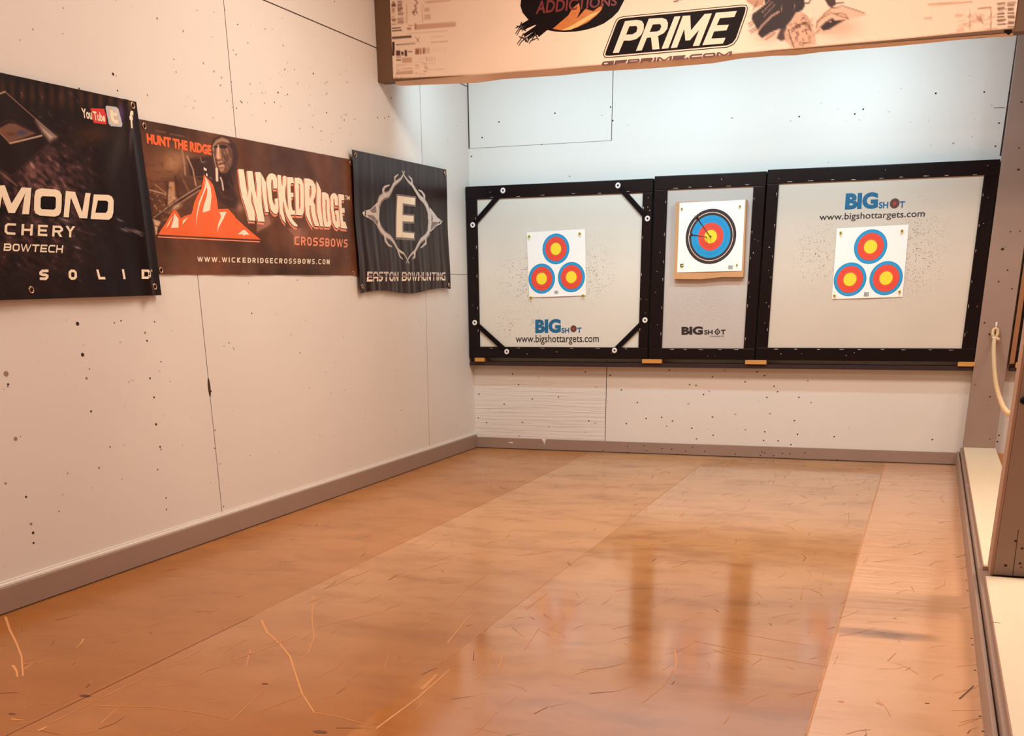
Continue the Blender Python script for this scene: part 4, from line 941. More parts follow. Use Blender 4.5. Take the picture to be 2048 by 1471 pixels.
LET = [
 ([(38, 68), (130, 75), (150, 200), (180, 400), (203, 545), (210, 400), (195, 250), (180, 98), (275, 105), (300, 300), (330, 470), (348, 560), (350, 420), (335, 250), (320, 118), (420, 122), (427, 350), (428, 520), (435, 660), (458, 800), (487, 968), (370, 962), (335, 800), (292, 640), (262, 450), (252, 560), (266, 650), (312, 800), (330, 950), (222, 945), (195, 820), (160, 700), (105, 540), (70, 350)], []),
 ([(427, 142), (470, 215), (512, 310), (518, 480), (535, 650), (560, 802), (500, 805), (468, 640), (442, 450), (432, 300)], []),
 ([(520, 300), (530, 210), (565, 150), (615, 140), (670, 165), (700, 240), (703, 402), (636, 402), (628, 280), (612, 240), (598, 270), (602, 420), (620, 600), (650, 690), (668, 660), (655, 575), (712, 565), (722, 700), (716, 800), (690, 835), (650, 830), (598, 770), (562, 640), (540, 480)], []),
 ([(710, 165), (775, 175), (785, 330), (800, 360), (812, 180), (868, 190), (868, 300), (852, 420), (850, 540), (872, 680), (920, 820), (985, 945), (1055, 1025), (1050, 1050), (1000, 1045), (930, 970), (870, 870), (832, 740), (812, 620), (802, 640), (802, 760), (830, 880), (852, 1000), (790, 930), (747, 830), (730, 650), (714, 400)], []),
 ([(880, 205), (975, 210), (990, 310), (950, 305), (937, 330), (944, 470), (985, 470), (990, 548), (952, 550), (957, 700), (975, 770), (1010, 775), (1020, 845), (925, 850), (905, 790), (893, 600), (885, 400)], []),
 ([(1000, 215), (1080, 215), (1130, 245), (1160, 330), (1170, 500), (1170, 700), (1160, 820), (1130, 858), (1030, 850), (1022, 600), (1012, 400)], [[(1075, 310), (1095, 340), (1105, 500), (1105, 700), (1092, 765), (1080, 740), (1080, 500)]]),
 ([(1172, 225), (1250, 232), (1310, 265), (1350, 345), (1362, 450), (1345, 550), (1318, 605), (1348, 680), (1362, 830), (1390, 950), (1425, 1045), (1355, 1040), (1318, 940), (1290, 800), (1280, 700), (1262, 690), (1262, 800), (1290, 950), (1328, 1080), (1260, 980), (1205, 860), (1187, 700), (1178, 450)], [[(1260, 345), (1285, 370), (1290, 480), (1275, 560), (1262, 560), (1260, 450)]]),
 ([(1370, 270), (1410, 340), (1450, 430), (1445, 600), (1450, 760), (1470, 900), (1492, 1050), (1438, 1046), (1405, 930), (1382, 800), (1373, 640), (1376, 450)], []),
 ([(1465, 462), (1530, 468), (1575, 500), (1592, 600), (1600, 800), (1622, 950), (1630, 1010), (1600, 1055), (1510, 1052), (1480, 900), (1468, 700)], [[(1525, 580), (1545, 620), (1550, 800), (1565, 960), (1555, 975), (1537, 900), (1527, 740)]]),
 ([(1608, 560), (1625, 500), (1660, 475), (1700, 490), (1730, 540), (1743, 692), (1685, 690), (1675, 600), (1662, 570), (1655, 600), (1665, 760), (1690, 930), (1705, 970), (1715, 950), (1705, 860), (1690, 850), (1685, 775), (1745, 770), (1762, 900), (1776, 1058), (1755, 1050), (1730, 1085), (1690, 1060), (1650, 980), (1625, 820), (1610, 680)], []),
 ([(1745, 495), (1850, 505), (1855, 600), (1815, 600), (1802, 620), (1808, 735), (1855, 730), (1862, 815), (1815, 815), (1830, 960), (1870, 970), (1905, 1085), (1790, 1075), (1772, 900), (1757, 700)], [])]
for o_, h_ in LET:
    sh = lambda L_, dx, dy: [(x + dx, y + dy) for x, y in L_]
    s.poly(s.trace(sh(o_, -6, 48), *WK), M_oranl, 1, [s.trace(sh(h, -6, 48), *WK) for h in h_])
    s.poly(s.trace(sh(o_, -14, 16), *WK), M_oranl, 1.5, [s.trace(sh(h, -14, 16), *WK) for h in h_])
    s.poly(s.trace(sh(o_, -2, 14), *WK), M_void, 2, [s.trace(sh(h, -2, 14), *WK) for h in h_])
    s.poly(s.trace(o_, *WK), M_cream, 3, [s.trace(h, *WK) for h in h_])
put(s, fonttext('TM', .01), [(1868, 518), (1945, 525), (1945, 598), (1868, 590)], M_cream, 2, *WK)
put(s, stroketext('CROSSBOWS', .75, .19, .24), [(1003, 1212), (1912, 1268), (1912, 1405), (1003, 1362)], M_oranl, 2, *WK)
put(s, fonttext('HUNT THE RIDGE', .06), [(58, 148), (800, 285), (803, 400), (65, 265)], M_oranp, 2, *A)
put(s, stroketext('WWW.WICKEDRIDGECROSSBOWS.COM', .62, .17, .34), [(390, 924), (1222, 940), (1222, 972), (390, 955)], M_cream, 2, 3.151, 270, 220)
for q in ((720, 552), (737, 560), (748, 620)): s.disc(s.ab(280 + q[0] / 5.658, 240 + q[1] / 5.658), .006, M_cream, 2)
b2 = empty('banner', (0, -2.7, 1.19), 'brown hunting banner with an orange mountain and jagged lettering, between the two black banners', 'banner', 'vinyl banners on the left wall')
s.build('printed_sheet', b2)
grommets(b2, s, [(286, 252), (319.5, 540), (700, 326), (706.5, 545)])

# ---- right banner (antlers and E)
def f3(a, b_):
    u = (a + 1.82) / 1.37; v = (1.86 - b_) / .75
    k = .002 + .010 * max(0, v) ** 1.5
    r = (math.sin(a * 62 + 1.6 * math.sin(b_ * 5)) * .45 * (.5 + .5 * math.sin(a * 11 + 1)) + math.sin(a * 27 + 2) * .4 + math.sin(a * 101 + b_ * 4) * .12)
    return .014 + k * r * .55 + .004 * math.sin(v * 9 + .5) * (1 - u * .5)
s = Sheet(0, 0.012, f3)
Q3 = [s.ab(698, 299), s.ab(888, 339), s.ab(896, 578), s.ab(716.5, 585)]
def paint3(x, y, rgb, ab):
    n = fbm(ab[:, 0] * 30, ab[:, 1] * 2, 3, 3); return np.array([40, 17, 12.]) + 12 * (n[:, None] - .5)
s.grid(Q3, 190, 90, M_gloss, paint3, bot=lambda u: .012 * math.sin(u * 9) - .004)
A = (4.745, 680, 290)
def vs(pts, ws, m, layer):
    P_ = s.trace(pts, *A); n = len(P_) - 1
    for i in range(n):
        w0, w1 = ws[0] + (ws[1] - ws[0]) * i / n, ws[0] + (ws[1] - ws[0]) * (i + 1) / n
        ext = (P_[i + 1][0] + (P_[i + 1][0] - P_[i][0]) * .06, P_[i + 1][1] + (P_[i + 1][1] - P_[i][1]) * .06)
        s.stroke([P_[i], ext], w0, w1, m, layer)
        s.disc(P_[i + 1], w1 / 2, m, layer, n=10)
AN = [([(350, 560), (362, 515), (395, 482), (440, 470), (465, 425), (488, 375), (520, 350), (555, 318), (575, 285), (590, 250)], .040, .006), ([(398, 475), (386, 430), (402, 398), (445, 382)], .030, .005), ([(500, 355), (493, 312), (527, 281)], .024, .005),
      ([(562, 243), (590, 300), (622, 345), (662, 378), (700, 440), (740, 500), (778, 530), (808, 580), (828, 640), (832, 700)], .007, .036), ([(662, 372), (658, 328), (630, 297)], .024, .005), ([(778, 525), (782, 485), (757, 447), (723, 428)], .030, .005),
      ([(345, 745), (372, 800), (408, 848), (460, 880), (498, 930), (530, 992), (580, 1030), (635, 1122)], .040, .006), ([(408, 850), (412, 905), (438, 950), (472, 964)], .030, .005), ([(530, 995), (544, 1050), (570, 1082)], .024, .005),
      ([(835, 720), (825, 830), (800, 868), (752, 900), (720, 950), (690, 1012), (650, 1040), (605, 1115)], .036, .006), ([(795, 875), (800, 930), (748, 974)], .030, .005), ([(690, 1012), (690, 1060), (667, 1084)], .024, .005)]
for p_, w0, w1 in AN: vs(p_, (w0 * 1.35, w1 * 1.5), M_silvd, 1)
for p_, w0, w1 in AN: vs([(x - 2, y - 2) for x, y in p_], (w0 * .8, w1), M_silver, 2)
for q in ([(193, 642), (215, 622), (265, 610), (310, 570), (345, 530), (358, 600), (354, 700), (368, 762), (340, 770), (300, 722), (250, 692), (205, 668)],
          [(830, 590), (870, 640), (910, 690), (958, 722), (940, 748), (890, 772), (850, 815), (826, 830), (836, 700)]): s.poly(s.trace(q, *A), M_silver, 3)
for q in ([(262, 622), (320, 575), (330, 640), (290, 645)], [(240, 660), (300, 668), (345, 720), (340, 760), (300, 715), (250, 682)], [(852, 725), (930, 735), (880, 768), (842, 810)], [(850, 650), (862, 700), (858, 722), (846, 720)]): s.poly(s.trace(q, *A), M_silvd, 4)
for q in ((222, 634), (222, 660), (940, 722), (925, 735)): s.disc(s.ab(680 + q[0] / 4.745, 290 + q[1] / 4.745), .007, M_void, 5)
EO = [(512, 464), (698, 488), (698, 586), (586, 572), (586, 652), (688, 658), (688, 745), (586, 742), (584, 812), (694, 826), (692, 906), (508, 894)]
EI = [(524, 482), (690, 503), (690, 568), (574, 553), (574, 664), (680, 672), (680, 728), (574, 722), (572, 826), (684, 838), (683, 884), (516, 873)]
s.poly(s.trace(EO, *A), M_silvd, 2); s.poly(s.trace(EI, *A), M_cream, 3)
tq = [(234, 1200), (980, 1206), (980, 1284), (234, 1294)]; T_ = stroketext('EASTON BOWHUNTING', .86, .20, .13)
put(s, T_, tq, M_cream, 2, *A, clip=(0, .44)); put(s, T_, tq, M_bandd, 2, *A, clip=(.44, .58)); put(s, T_, tq, M_silver, 2, *A, clip=(.58, 1))
b3 = empty('banner', (0, -1.13, 1.11), 'glossy black banner with silver antlers around a letter E, nearest the corner', 'banner', 'vinyl banners on the left wall')
s.build('printed_sheet', b3); grommets(b3, s, [(705, 310), (885, 346), (719.5, 572.5), (893, 569.5)])

# ---- left banner (diamond)
def f1(a, b_):
    e_ = max(0, (a + 3.86) / .17); v = (1.84 - b_) / .74
    return .016 + .014 * math.exp(-((a + 3.775) / .022) ** 2) * (.4 + .8 * v) + .004 * math.sin(a * 9 + b_ * 3) * math.sin(b_ * 5) + .0007 * math.sin(a * 40 + b_ * 6)
s = Sheet(0, 0.010, f1)
tr, br = s.ab(266, 204), s.ab(318, 590); tl0, bl0 = s.ab(0, 147), s.ab(0, 600)
ex = lambda p, q, y: (y, p[1] + (q[1] - p[1]) * (y - p[0]) / (q[0] - p[0]))
Q1 = [ex(tr, tl0, -4.95), tr, br, ex(br, bl0, -4.95)]
def paint1(x, y, rgb, ab):
    a, b_ = ab[:, 0], ab[:, 1]; n = fbm(a * 5, b_ * 8, 5, 11); n2 = fbm(a * 40 + b_ * 30, b_ * 60, 4, 12)
    rgb = np.array([22, 8, 8.]) + 22 * (n[:, None] - .35) * np.array([1, .8, .75])
    rk = np.exp(-((x - 70 - (y - 330) * .3) / 95) ** 2 - ((y - 350) / 75) ** 2) * np.clip(n2 * 2.2 - .5, 0, 1.3)
    rgb = rgb + rk[:, None] * np.array([88, 62, 56]); sp = (np.clip(n2 - .72, 0, 1) * 5) * np.clip((380 - x) / 300, 0, 1); rgb = rgb + sp[:, None] * np.array([60, 50, 62])
    rk2 = np.exp(-((x - 60) / 110) ** 2 - ((y - 480) / 70) ** 2) * np.clip(n2 * 2 - .6, 0, 1); rgb = rgb + rk2[:, None] * np.array([60, 44, 38])
    wd = np.exp(-((y - 178 - x * .12) / 22) ** 2) * np.clip(np.sin(x * .32) * .5 + fbm(x * .1, y * .05, 3, 4), 0, 1); rgb = rgb + wd[:, None] * np.array([44, 28, 10])
    rgb = b_blob(rgb, x, y, 185, 268, 40, 22, (86, 52, 22), .6); rgb = b_blob(rgb, x, y, 235, 300, 14, 60, (74, 66, 62), .5, .2); rgb = b_blob(rgb, x, y, 262, 275, 4, 34, (92, 88, 92), .6, .05)
    Z = lambda pts: Zs(pts, 6.129, 0, 140)
    rgb = b_poly(rgb, x, y, Z([(-700, 700), (-650, 420), (60, 262), (690, 822), (150, 1320), (0, 1220)]), (30, 10, 8), .96, 3)
    rgb = b_line(rgb, x, y, Z([(60, 262), (400, 565), (690, 822)]), 1.6, (176, 134, 112), .9, 1.4); rgb = b_line(rgb, x, y, Z([(-100, 330), (60, 265)]), 2.6, (214, 180, 150), .9, 1.6)
    rgb = b_poly(rgb, x, y, Z([(440, 620), (690, 822), (610, 870), (520, 760)]), (204, 176, 160), .9, 10); rgb = b_line(rgb, x, y, Z([(690, 830), (400, 1060), (150, 1300), (0, 1210)]), 1.5, (92, 56, 44), .8, 1.6)
    rgb = b_line(rgb, x, y, Z([(0, 1250), (100, 1330), (210, 1420)]), 2.5, (168, 128, 110), .7, 3)
    rgb = b_line(rgb, x, y, Z([(-60, 700), (110, 605), (440, 770)]), 2, (74, 38, 24), .9, 2)
    rgb = b_poly(rgb, x, y, Z([(-60, 740), (110, 650), (180, 655), (440, 780), (120, 890), (0, 770)]), (128, 86, 66), .9, 3); rgb = b_blob(rgb, x, y, 43, 265, 12, 6, (62, 56, 92), .9)
    rgb = b_blob(rgb, x, y, 22, 268, 10, 4, (82, 44, 34), .8); rgb = b_line(rgb, x, y, Z([(120, 898), (320, 850), (510, 803)]), 2.6, (226, 188, 158), 1, 1.4); rgb = b_line(rgb, x, y, Z([(0, 775), (60, 830), (120, 898)]), 1.8, (170, 130, 106), .9, 1.4)
    rgb = b_blob(rgb, x, y, 242, 228, 7, 20, (90, 66, 128), .8)
    for (q, w_, l) in (((250, 460), 5, 1), ((275, 463), 6, 1), ((155, 495), 4, 1), ((130, 440), 6, 0), ((240, 440), 4, 0)): rgb = b_blob(rgb, x, y, *q, w_ * 2.2, w_ * .5, (196, 176, 180), .55, .35)
    rgb = b_line(rgb, x, y, [(118, 440), (150, 458), (190, 470)], 1.2, (120, 100, 110), .6, 1.5); rgb = b_line(rgb, x, y, [(250, 455), (285, 472)], 1.6, (170, 150, 150), .6, 1.5)
    return rgb
s.grid(Q1, 470, 260, M_print, paint1)
A = (5.885, 0, 360)
def put1(shapes, q, m=M_cream, sc=A, shadow=True):
    if shadow: put(s, shapes, [(x + 12, y + 14) for x, y in q], M_void, 1, *sc)
    put(s, shapes, q, m, 2, *sc)
MO = [[(-120, 70), (2, 62), (85, 278), (200, 88), (320, 93), (290, 405), (208, 402), (232, 205), (248, 150), (125, 390), (48, 388), (-30, 190), (-60, 380), (-140, 380)]]
for q in MO: s.poly(s.trace([(x + 14, y + 16) for x, y in q], *A), M_void, 1); s.poly(s.trace(q, *A), M_cream, 2)
OO = [(370, 130), (400, 108), (450, 100), (620, 112), (665, 130), (690, 175), (685, 300), (675, 380), (650, 415), (600, 432), (420, 418), (370, 395), (350, 350), (355, 200)]
OH = [(455, 190), (600, 195), (618, 215), (612, 330), (590, 350), (445, 345), (430, 320), (435, 210)]
DO = [(1068, 170), (1230, 175), (1270, 195), (1292, 240), (1290, 380), (1275, 440), (1240, 468), (1028, 458)]
DH = [(1115, 240), (1210, 243), (1230, 262), (1225, 360), (1205, 388), (1085, 385)]
NO = [(742, 128), (850, 140), (930, 380), (970, 152), (1030, 155), (988, 452), (900, 448), (800, 205), (772, 440), (706, 436)]
for o_, h_ in ((OO, [OH]), (DO, [DH]), (NO, [])):
    sh = [(x + 14, y + 16) for x, y in o_]; s.poly(s.trace(sh, *A), M_void, 1); s.poly(s.trace(o_, *A), M_cream, 2, [s.trace(h, *A) for h in h_])
for ch, q in (('C', [(8, 505), (140, 512), (133, 645), (2, 638)]), ('H', [(208, 518), (340, 522), (332, 655), (203, 650)]), ('E', [(400, 525), (520, 530), (512, 662), (395, 656)]), ('R', [(578, 535), (700, 540), (690, 670), (570, 663)]), ('Y', [(728, 540), (848, 545), (840, 675), (725, 672)])):
    put1([[(a / .9, b_) for a, b_ in g_] for g_ in glyph(ch, .9, .2)], q, shadow=False)
put1(stroketext('BOWTECH', 1.05, .20, .2), [(2, 745), (702, 768), (692, 858), (-5, 832)], shadow=False)
for ch, q, w_ in (('S', [(418, 1055), (528, 1052), (530, 1178), (430, 1175)], .85), ('O', [(762, 1052), (858, 1055), (862, 1173), (768, 1172)], .85), ('L', [(1088, 1052), (1168, 1055), (1196, 1168), (1115, 1168)], .8), ('I', [(1392, 1050), (1416, 1050), (1436, 1165), (1410, 1165)], .2), ('D', [(1625, 1052), (1700, 1055), (1700, 1163), (1630, 1162)], .8)):
    g_ = glyph(ch, max(w_, .25), .25); W_ = max(w_, .25); put1([[(a / W_, b_) for a, b_ in k] for k in g_], q, shadow=False)
put1(fonttext('TM', .01), [(1706, 1052), (1748, 1054), (1748, 1080), (1706, 1078)], shadow=False)
A = (6.129, 0, 140)
s.poly(s.trace([(1060, 470), (1230, 478), (1255, 560), (1258, 670), (1100, 650), (1078, 560)], *A), M_ytred, 1)
put(s, fonttext('You', .03), [(948, 468), (1072, 488), (1082, 612), (968, 590)], M_cream, 2, *A); put(s, fonttext('Tube', .03), [(1082, 505), (1236, 535), (1242, 640), (1105, 618)], M_cream, 2, *A)
s.poly(s.trace([(1255, 440), (1375, 455), (1405, 480), (1452, 670), (1440, 700), (1310, 690), (1285, 660), (1248, 470)], *A), M_icon, 1)
s.poly(s.trace([(1268, 458), (1370, 470), (1392, 490), (1432, 670), (1420, 684), (1320, 674), (1300, 650), (1262, 480)], *A), M_silver, 2)
put(s, [[(a / .8, b_) for a, b_ in k] for k in strip([(.18, 1), (.18, .3), (.35, .12), (.7, .12)], .28, .28) + strip([(.1, .68), (.7, .68)], .24, .24)], [(1290, 490), (1390, 500), (1410, 660), (1310, 650)], M_cream, 3, *A)
put(s, fonttext('f', .05), [(1520, 496), (1590, 505), (1590, 722), (1535, 712)], M_cream, 2, *A)
b1 = empty('banner', (0, -4.5, 1.1), 'black rocky banner with big cream MOND letters, leftmost and cut by the picture edge', 'banner', 'vinyl banners on the left wall')
s.build('printed_sheet', b1); grommets(b1, s, [(258, 211.5), (56, 579.5), (303, 573)])

# ================================================================== overhead beam and its banner
YB = -1.396
bm_ = empty('overhead_beam', (3.5, -1.33, 2.24), 'taupe painted boxed beam crossing the lanes overhead', 'beam')
m_ = MB(); m_.box(0.001, XR - .001, YB, YB + .02, 2.236, ZC - .001, M_beam, .002); m_.build('front_board', bm_)
m_ = MB(); m_.box(0.001, XR - .001, YB + .0205, YB + .10, 2.238, 2.30, M_beam, .002); m_.build('bottom_board', bm_)
FB = [(785, 156), (1000, 145.5), (1190, 130), (1510, 104), (1780, 79), (2010, 57), (2034, 56)]
HB = [(775, 168), (800, 169), (900, 165), (950, 163), (1000, 156), (1060, 152), (1120, 148), (1190, 140), (1300, 134), (1420, 124), (1480, 114), (1545, 108.5), (1590, 107.5), (1640, 101), (1780, 90), (1845, 84), (1960, 72), (2034, 69)]
s = Sheet(1, YB - .004, lambda a, b_: .0016 * math.sin(a * 5 + b_ * 4) + .0008 * math.sin(a * 17))
def interp(L_):
    W_ = sorted((s.ab(*q) for q in L_)); return lambda x: float(np.interp(x, [w_[0] for w_ in W_], [w_[1] for w_ in W_]))
fz, hz = interp(FB), interp(HB)
XA, XB = .100, s.ab(2033, 20)[0]
def rectp(rgb, x, y, L_, sc, ox, oy, c, al):
    for (a, b_, c_, d_) in L_:
        k = -.075 * 1
        P_ = [(ox + a / sc, oy + b_ / sc), (ox + c_ / sc, oy + (b_ + k * (c_ - a)) / sc), (ox + c_ / sc, oy + (d_ + k * (c_ - a)) / sc), (ox + a / sc, oy + d_ / sc)]
        rgb = b_poly(rgb, x, y, P_, c, al, 1.2)
    return rgb
def paint4(x, y, rgb, ab):
    n = fbm(ab[:, 0] * 2, ab[:, 1] * 3, 3, 31)
    rgb = np.array([238, 208, 182.]) * (.95 + .08 * n[:, None])
    rr = random.Random(8); c = (86, 44, 30)
    L1 = [(340, 240, 400, 380), (430, 190, 520, 370), (340, 100, 400, 230), (430, 20, 500, 180), (340, 20, 400, 90)]
    for (a, b_, c2, d) in L1:                                     # dense code-like columns at the left end
        v = b_
        while v < d: hgt = rr.uniform(8, 26); rgb = rectp(rgb, x, y, [(a + rr.uniform(-10, 8), v, c2 - rr.uniform(-10, 20), v + hgt * .55)], 7.741, 740, 0, c, rr.uniform(.5, .95)); v += hgt
    rgb = rectp(rgb, x, y, [(340, 575, 640, 600), (395, 680, 700, 695), (340, 430, 480, 440), (340, 475, 490, 490)], 7.741, 740, 0, (60, 20, 16), .95)
    rgb = rectp(rgb, x, y, [(342, 650, 380, 865)], 7.741, 740, 0, (40, 12, 10), .95); rgb = rectp(rgb, x, y, [(384, 650, 394, 1110)], 7.741, 740, 0, (250, 226, 204), .9)
    rgb = rectp(rgb, x, y, [(405, 785, 470, 865), (480, 800, 520, 850), (535, 780, 575, 870), (590, 800, 655, 815), (405, 925, 480, 940), (405, 1035, 500, 1045), (415, 1075, 460, 1085), (395, 1208, 425, 1222), (475, 1205, 500, 1218)], 7.741, 740, 0, (66, 26, 20), .85)
    rgb = rectp(rgb, x, y, [(405, 1000, 650, 1010), (480, 1065, 650, 1072), (400, 1110, 660, 1160), (560, 60, 575, 360), (575, 345, 820, 355), (810, 60, 820, 345), (405, 870, 480, 900), (500, 900, 650, 980)], 7.741, 740, 0, (176, 120, 92), .6)
    rgb = rectp(rgb, x, y, [(700, 385, 1330, 460)], 7.741, 740, 0, (170, 116, 90), .55); rgb = rectp(rgb, x, y, [(575, 430, 640, 460), (585, 400, 670, 412), (690, 370, 712, 460)], 7.741, 740, 0, (130, 78, 58), .8)
    rgb = rectp(rgb, x, y, [(580, 515, 1200, 522), (940, 560, 1150, 575), (940, 652, 1210, 662), (890, 985, 1010, 995), (890, 1085, 1150, 1095), (840, 230, 940, 310), (840, 120, 920, 180), (850, 20, 1250, 50)], 7.741, 740, 0, (186, 134, 106), .5)
    rgb = rectp(rgb, x, y, [(700, 755, 765, 840), (778, 750, 795, 832), (818, 745, 848, 830)], 7.741, 740, 0, (146, 92, 70), .95); rgb = rectp(rgb, x, y, [(855, 745, 925, 825)], 7.741, 740, 0, (206, 160, 132), .8)
    for k in range(4): rgb = b_line(rgb, x, y, Zs([(960 + k * 62, 800), (1000 + k * 62, 735)], 7.741, 740, 0), 1, (196, 150, 124), .7)
    for k in range(4): rgb = rectp(rgb, x, y, [(875 + k * 40, 870, 884 + k * 40, 945)], 7.741, 740, 0, (190, 140, 114), .8)
    for k in range(26):
        a = rr.uniform(690, 880); b_ = rr.uniform(880, 1150); rgb = rectp(rgb, x, y, [(a, b_, a + rr.uniform(10, 50), b_ + rr.uniform(4, 12))], 7.741, 740, 0, (176, 124, 98), rr.uniform(.3, .8))
    rgb = b_line(rgb, x, y, Zs([(690, 230), (660, 190), (720, 130), (690, 90), (740, 40), (700, 0)], 7.741, 740, 0), 2, (104, 58, 42), .8, 1.5); rgb = b_line(rgb, x, y, Zs([(650, 180), (730, 200), (700, 140)], 7.741, 740, 0), 1.6, (96, 52, 38), .8, 1.5)
    rgb = b_line(rgb, x, y, Zs([(700, 560), (765, 660)], 7.741, 740, 0), 1, (150, 96, 74), .8); rgb = b_line(rgb, x, y, Zs([(765, 570), (715, 660)], 7.741, 740, 0), 1, (150, 96, 74), .8)
    # right end
    for (a, b_, c2, d) in ((1640, 40, 1770, 380), (1795, 40, 1915, 450)):
        v = b_
        while v < d: hgt = rr.uniform(22, 46); rgb = rectp(rgb, x, y, [(a + rr.uniform(-6, 14), v, c2 - rr.uniform(-10, 30), v + hgt * .55)], 7.64, 1780, 0, c, rr.uniform(.55, .95)); v += hgt
    rgb = rectp(rgb, x, y, [(1535, 110, 1550, 480), (1340, 125, 1540, 135), (1215, 140, 1225, 470)], 7.64, 1780, 0, (156, 100, 74), .75)
    rgb = b_blob(rgb, x, y, 1959, 38, 6, 6, (150, 84, 62), .8); rgb = b_blob(rgb, x, y, 1959, 38, 2.5, 3, (214, 164, 136), .9); rgb = b_line(rgb, x, y, [(1952, 30), (1966, 46)], 1, (130, 70, 50), .7)
    for k in range(30):
        a = rr.uniform(900, 1500); b_ = rr.uniform(180, 520); rgb = rectp(rgb, x, y, [(a, b_, a + rr.uniform(30, 160), b_ + rr.uniform(6, 40))], 7.64, 1780, 0, (200, 148, 120), rr.uniform(.15, .5))
    rgb = rectp(rgb, x, y, [(580, 60, 1250, 90), (520, 270, 640, 300)], 7.64, 1780, 0, (196, 142, 112), .7)
    # two camouflaged figures fading into the print
    Z = lambda pts: Zs(pts, 6.827, 1480, 0); K = (34, 12, 10)
    rgb = b_blob(rgb, x, y, 1535, 62, 26, 22, (170, 112, 88), .6); rgb = b_blob(rgb, x, y, 1680, 55, 40, 22, (196, 138, 108), .55)
    rgb = b_poly(rgb, x, y, Z([(90, -40), (330, -40), (320, 60), (220, 110), (150, 60), (90, 20)]), (176, 124, 92), .85, 2)
    rgb = b_poly(rgb, x, y, Z([(330, -60), (870, -60), (885, 80), (850, 140), (760, 180), (700, 280), (610, 380), (520, 400), (420, 440), (300, 520), (250, 470), (250, 420), (160, 260), (170, 190), (250, 130), (340, 60)]), K, .97, 2.5)
    rgb = b_poly(rgb, x, y, Z([(560, 380), (640, 360), (620, 540), (560, 560), (500, 520)]), K, .8, 3)
    rgb = b_poly(rgb, x, y, Z([(760, 180), (850, 160), (930, 220), (990, 330), (1030, 470), (1040, 610), (880, 640), (740, 660), (620, 570), (600, 450), (660, 340), (720, 270)]), (206, 158, 128), .95, 3)
    cam_ = np.clip((fbm(x * .16, y * .2, 3, 17) - .55) * 9, 0, 1) * np.exp(-((x - 1603) / 24) ** 2 - ((y - 60) / 30) ** 2); rgb = blend(rgb, cam_ * .75, (112, 70, 48))
    for q in ([(700, 440), (760, 380), (860, 330), (960, 310)], [(700, 400), (800, 330), (950, 290)], [(850, 430), (920, 395)], [(940, 340), (970, 430)], [(900, 430), (915, 470)], [(750, 530), (800, 470)], [(830, 270), (880, 240)], [(660, 400), (690, 520), (740, 650)], [(860, 590), (940, 590)]): rgb = b_line(rgb, x, y, Z(q), 1.8, (64, 32, 22), .85, 1.6)
    for q, w_ in (([(440, 30), (300, 170)], 1.6), ([(480, 60), (330, 220)], 1.4), ([(400, 10), (220, 150)], 1.6), ([(530, 160), (430, 220), (300, 350), (250, 420)], 4), ([(580, 60), (560, 160)], 1.2), ([(750, 60), (730, 150)], 1), ([(100, 230), (150, 190)], 1.5)): rgb = b_line(rgb, x, y, Z(q), w_, (206, 166, 138), .75, 1.6)
    for q in ([(200, 270), (110, 330)], [(210, 300), (130, 360)], [(230, 370), (130, 420)], [(230, 400), (150, 450)], [(480, 450), (350, 540)], [(180, 130), (240, 20)]): rgb = b_line(rgb, x, y, Z(q), 2, (92, 46, 36), .7, 3)
    rgb = b_line(rgb, x, y, Z([(885, 40), (940, 40), (965, 0)]), 2.4, K, .95, 1.5)
    rgb = b_poly(rgb, x, y, Z([(1150, -20), (1300, -20), (1310, 60), (1250, 110), (1200, 70)]), (60, 30, 22), .95, 2); rgb = b_line(rgb, x, y, Z([(1260, 50), (1410, 40)]), 2.2, (60, 26, 20), .9, 2)
    rgb = b_poly(rgb, x, y, Z([(1030, 380), (1060, 260), (1180, 150), (1280, 90), (1400, 90), (1560, 130), (1740, 200), (1500, 260), (1340, 330), (1260, 460), (1050, 470)]), (218, 170, 140), .85, 4)
    rgb = b_poly(rgb, x, y, Z([(1095, 370), (1200, 270), (1270, 250), (1290, 280), (1430, 275), (1330, 330), (1220, 400), (1140, 420)]), K, .92, 3)
    for q in ([(1050, 300), (1100, 260), (1230, 180), (1430, 190), (1470, 250)], [(1150, 190), (1240, 120), (1400, 80), (1560, 130), (1700, 180)], [(1040, 380), (1060, 300), (1150, 200)], [(1030, 460), (1090, 400)], [(1290, 190), (1480, 260)], [(1180, 300), (1250, 260)]): rgb = b_line(rgb, x, y, Z(q), 2, (110, 62, 44), .75, 2.5)
    rgb = b_line(rgb, x, y, Z([(1190, 280), (1250, 300)]), 2.2, (214, 170, 150), .8, 1.6)
    rgb = b_line(rgb, x, y, [(1349, 3), (1362, -2)], 3, K, .95, 1.2)
    return rgb
NU, NVf = 620, 84
Uv = np.linspace(XA, XB, NU + 1); vsx = []; abx = []
prof = [(0, 0)]
rows = NVf + 1
for j in range(rows):
    for x in Uv: zb = fz(x); z = zb + (2.78 - zb) * (1 - j / NVf); vsx.append(s.P(x, z)); abx.append((x, z))
for j in range(1, 9):                                             # hem rolling under the beam
    th = j / 8 * PI * .55
    for x in Uv:
        zb = fz(x); h_ = max(.004, zb - hz(x)); d_ = .042 * (j / 8); z = zb - h_ * (j / 8) ; vsx.append((x, YB - .004 + d_, z)); abx.append((x, z))
w_ = NU + 1; R_ = rows + 8
fs = [[j * w_ + i, (j + 1) * w_ + i, (j + 1) * w_ + i + 1, j * w_ + i + 1] for j in range(R_ - 1) for i in range(NU)]
s.add(vsx, fs, M_printm, True); va = np.array(vsx); px, py = pix(va); s.col[0] = paint4(px, py, None, np.array(abx))
A = (8.533, 1020, 0)
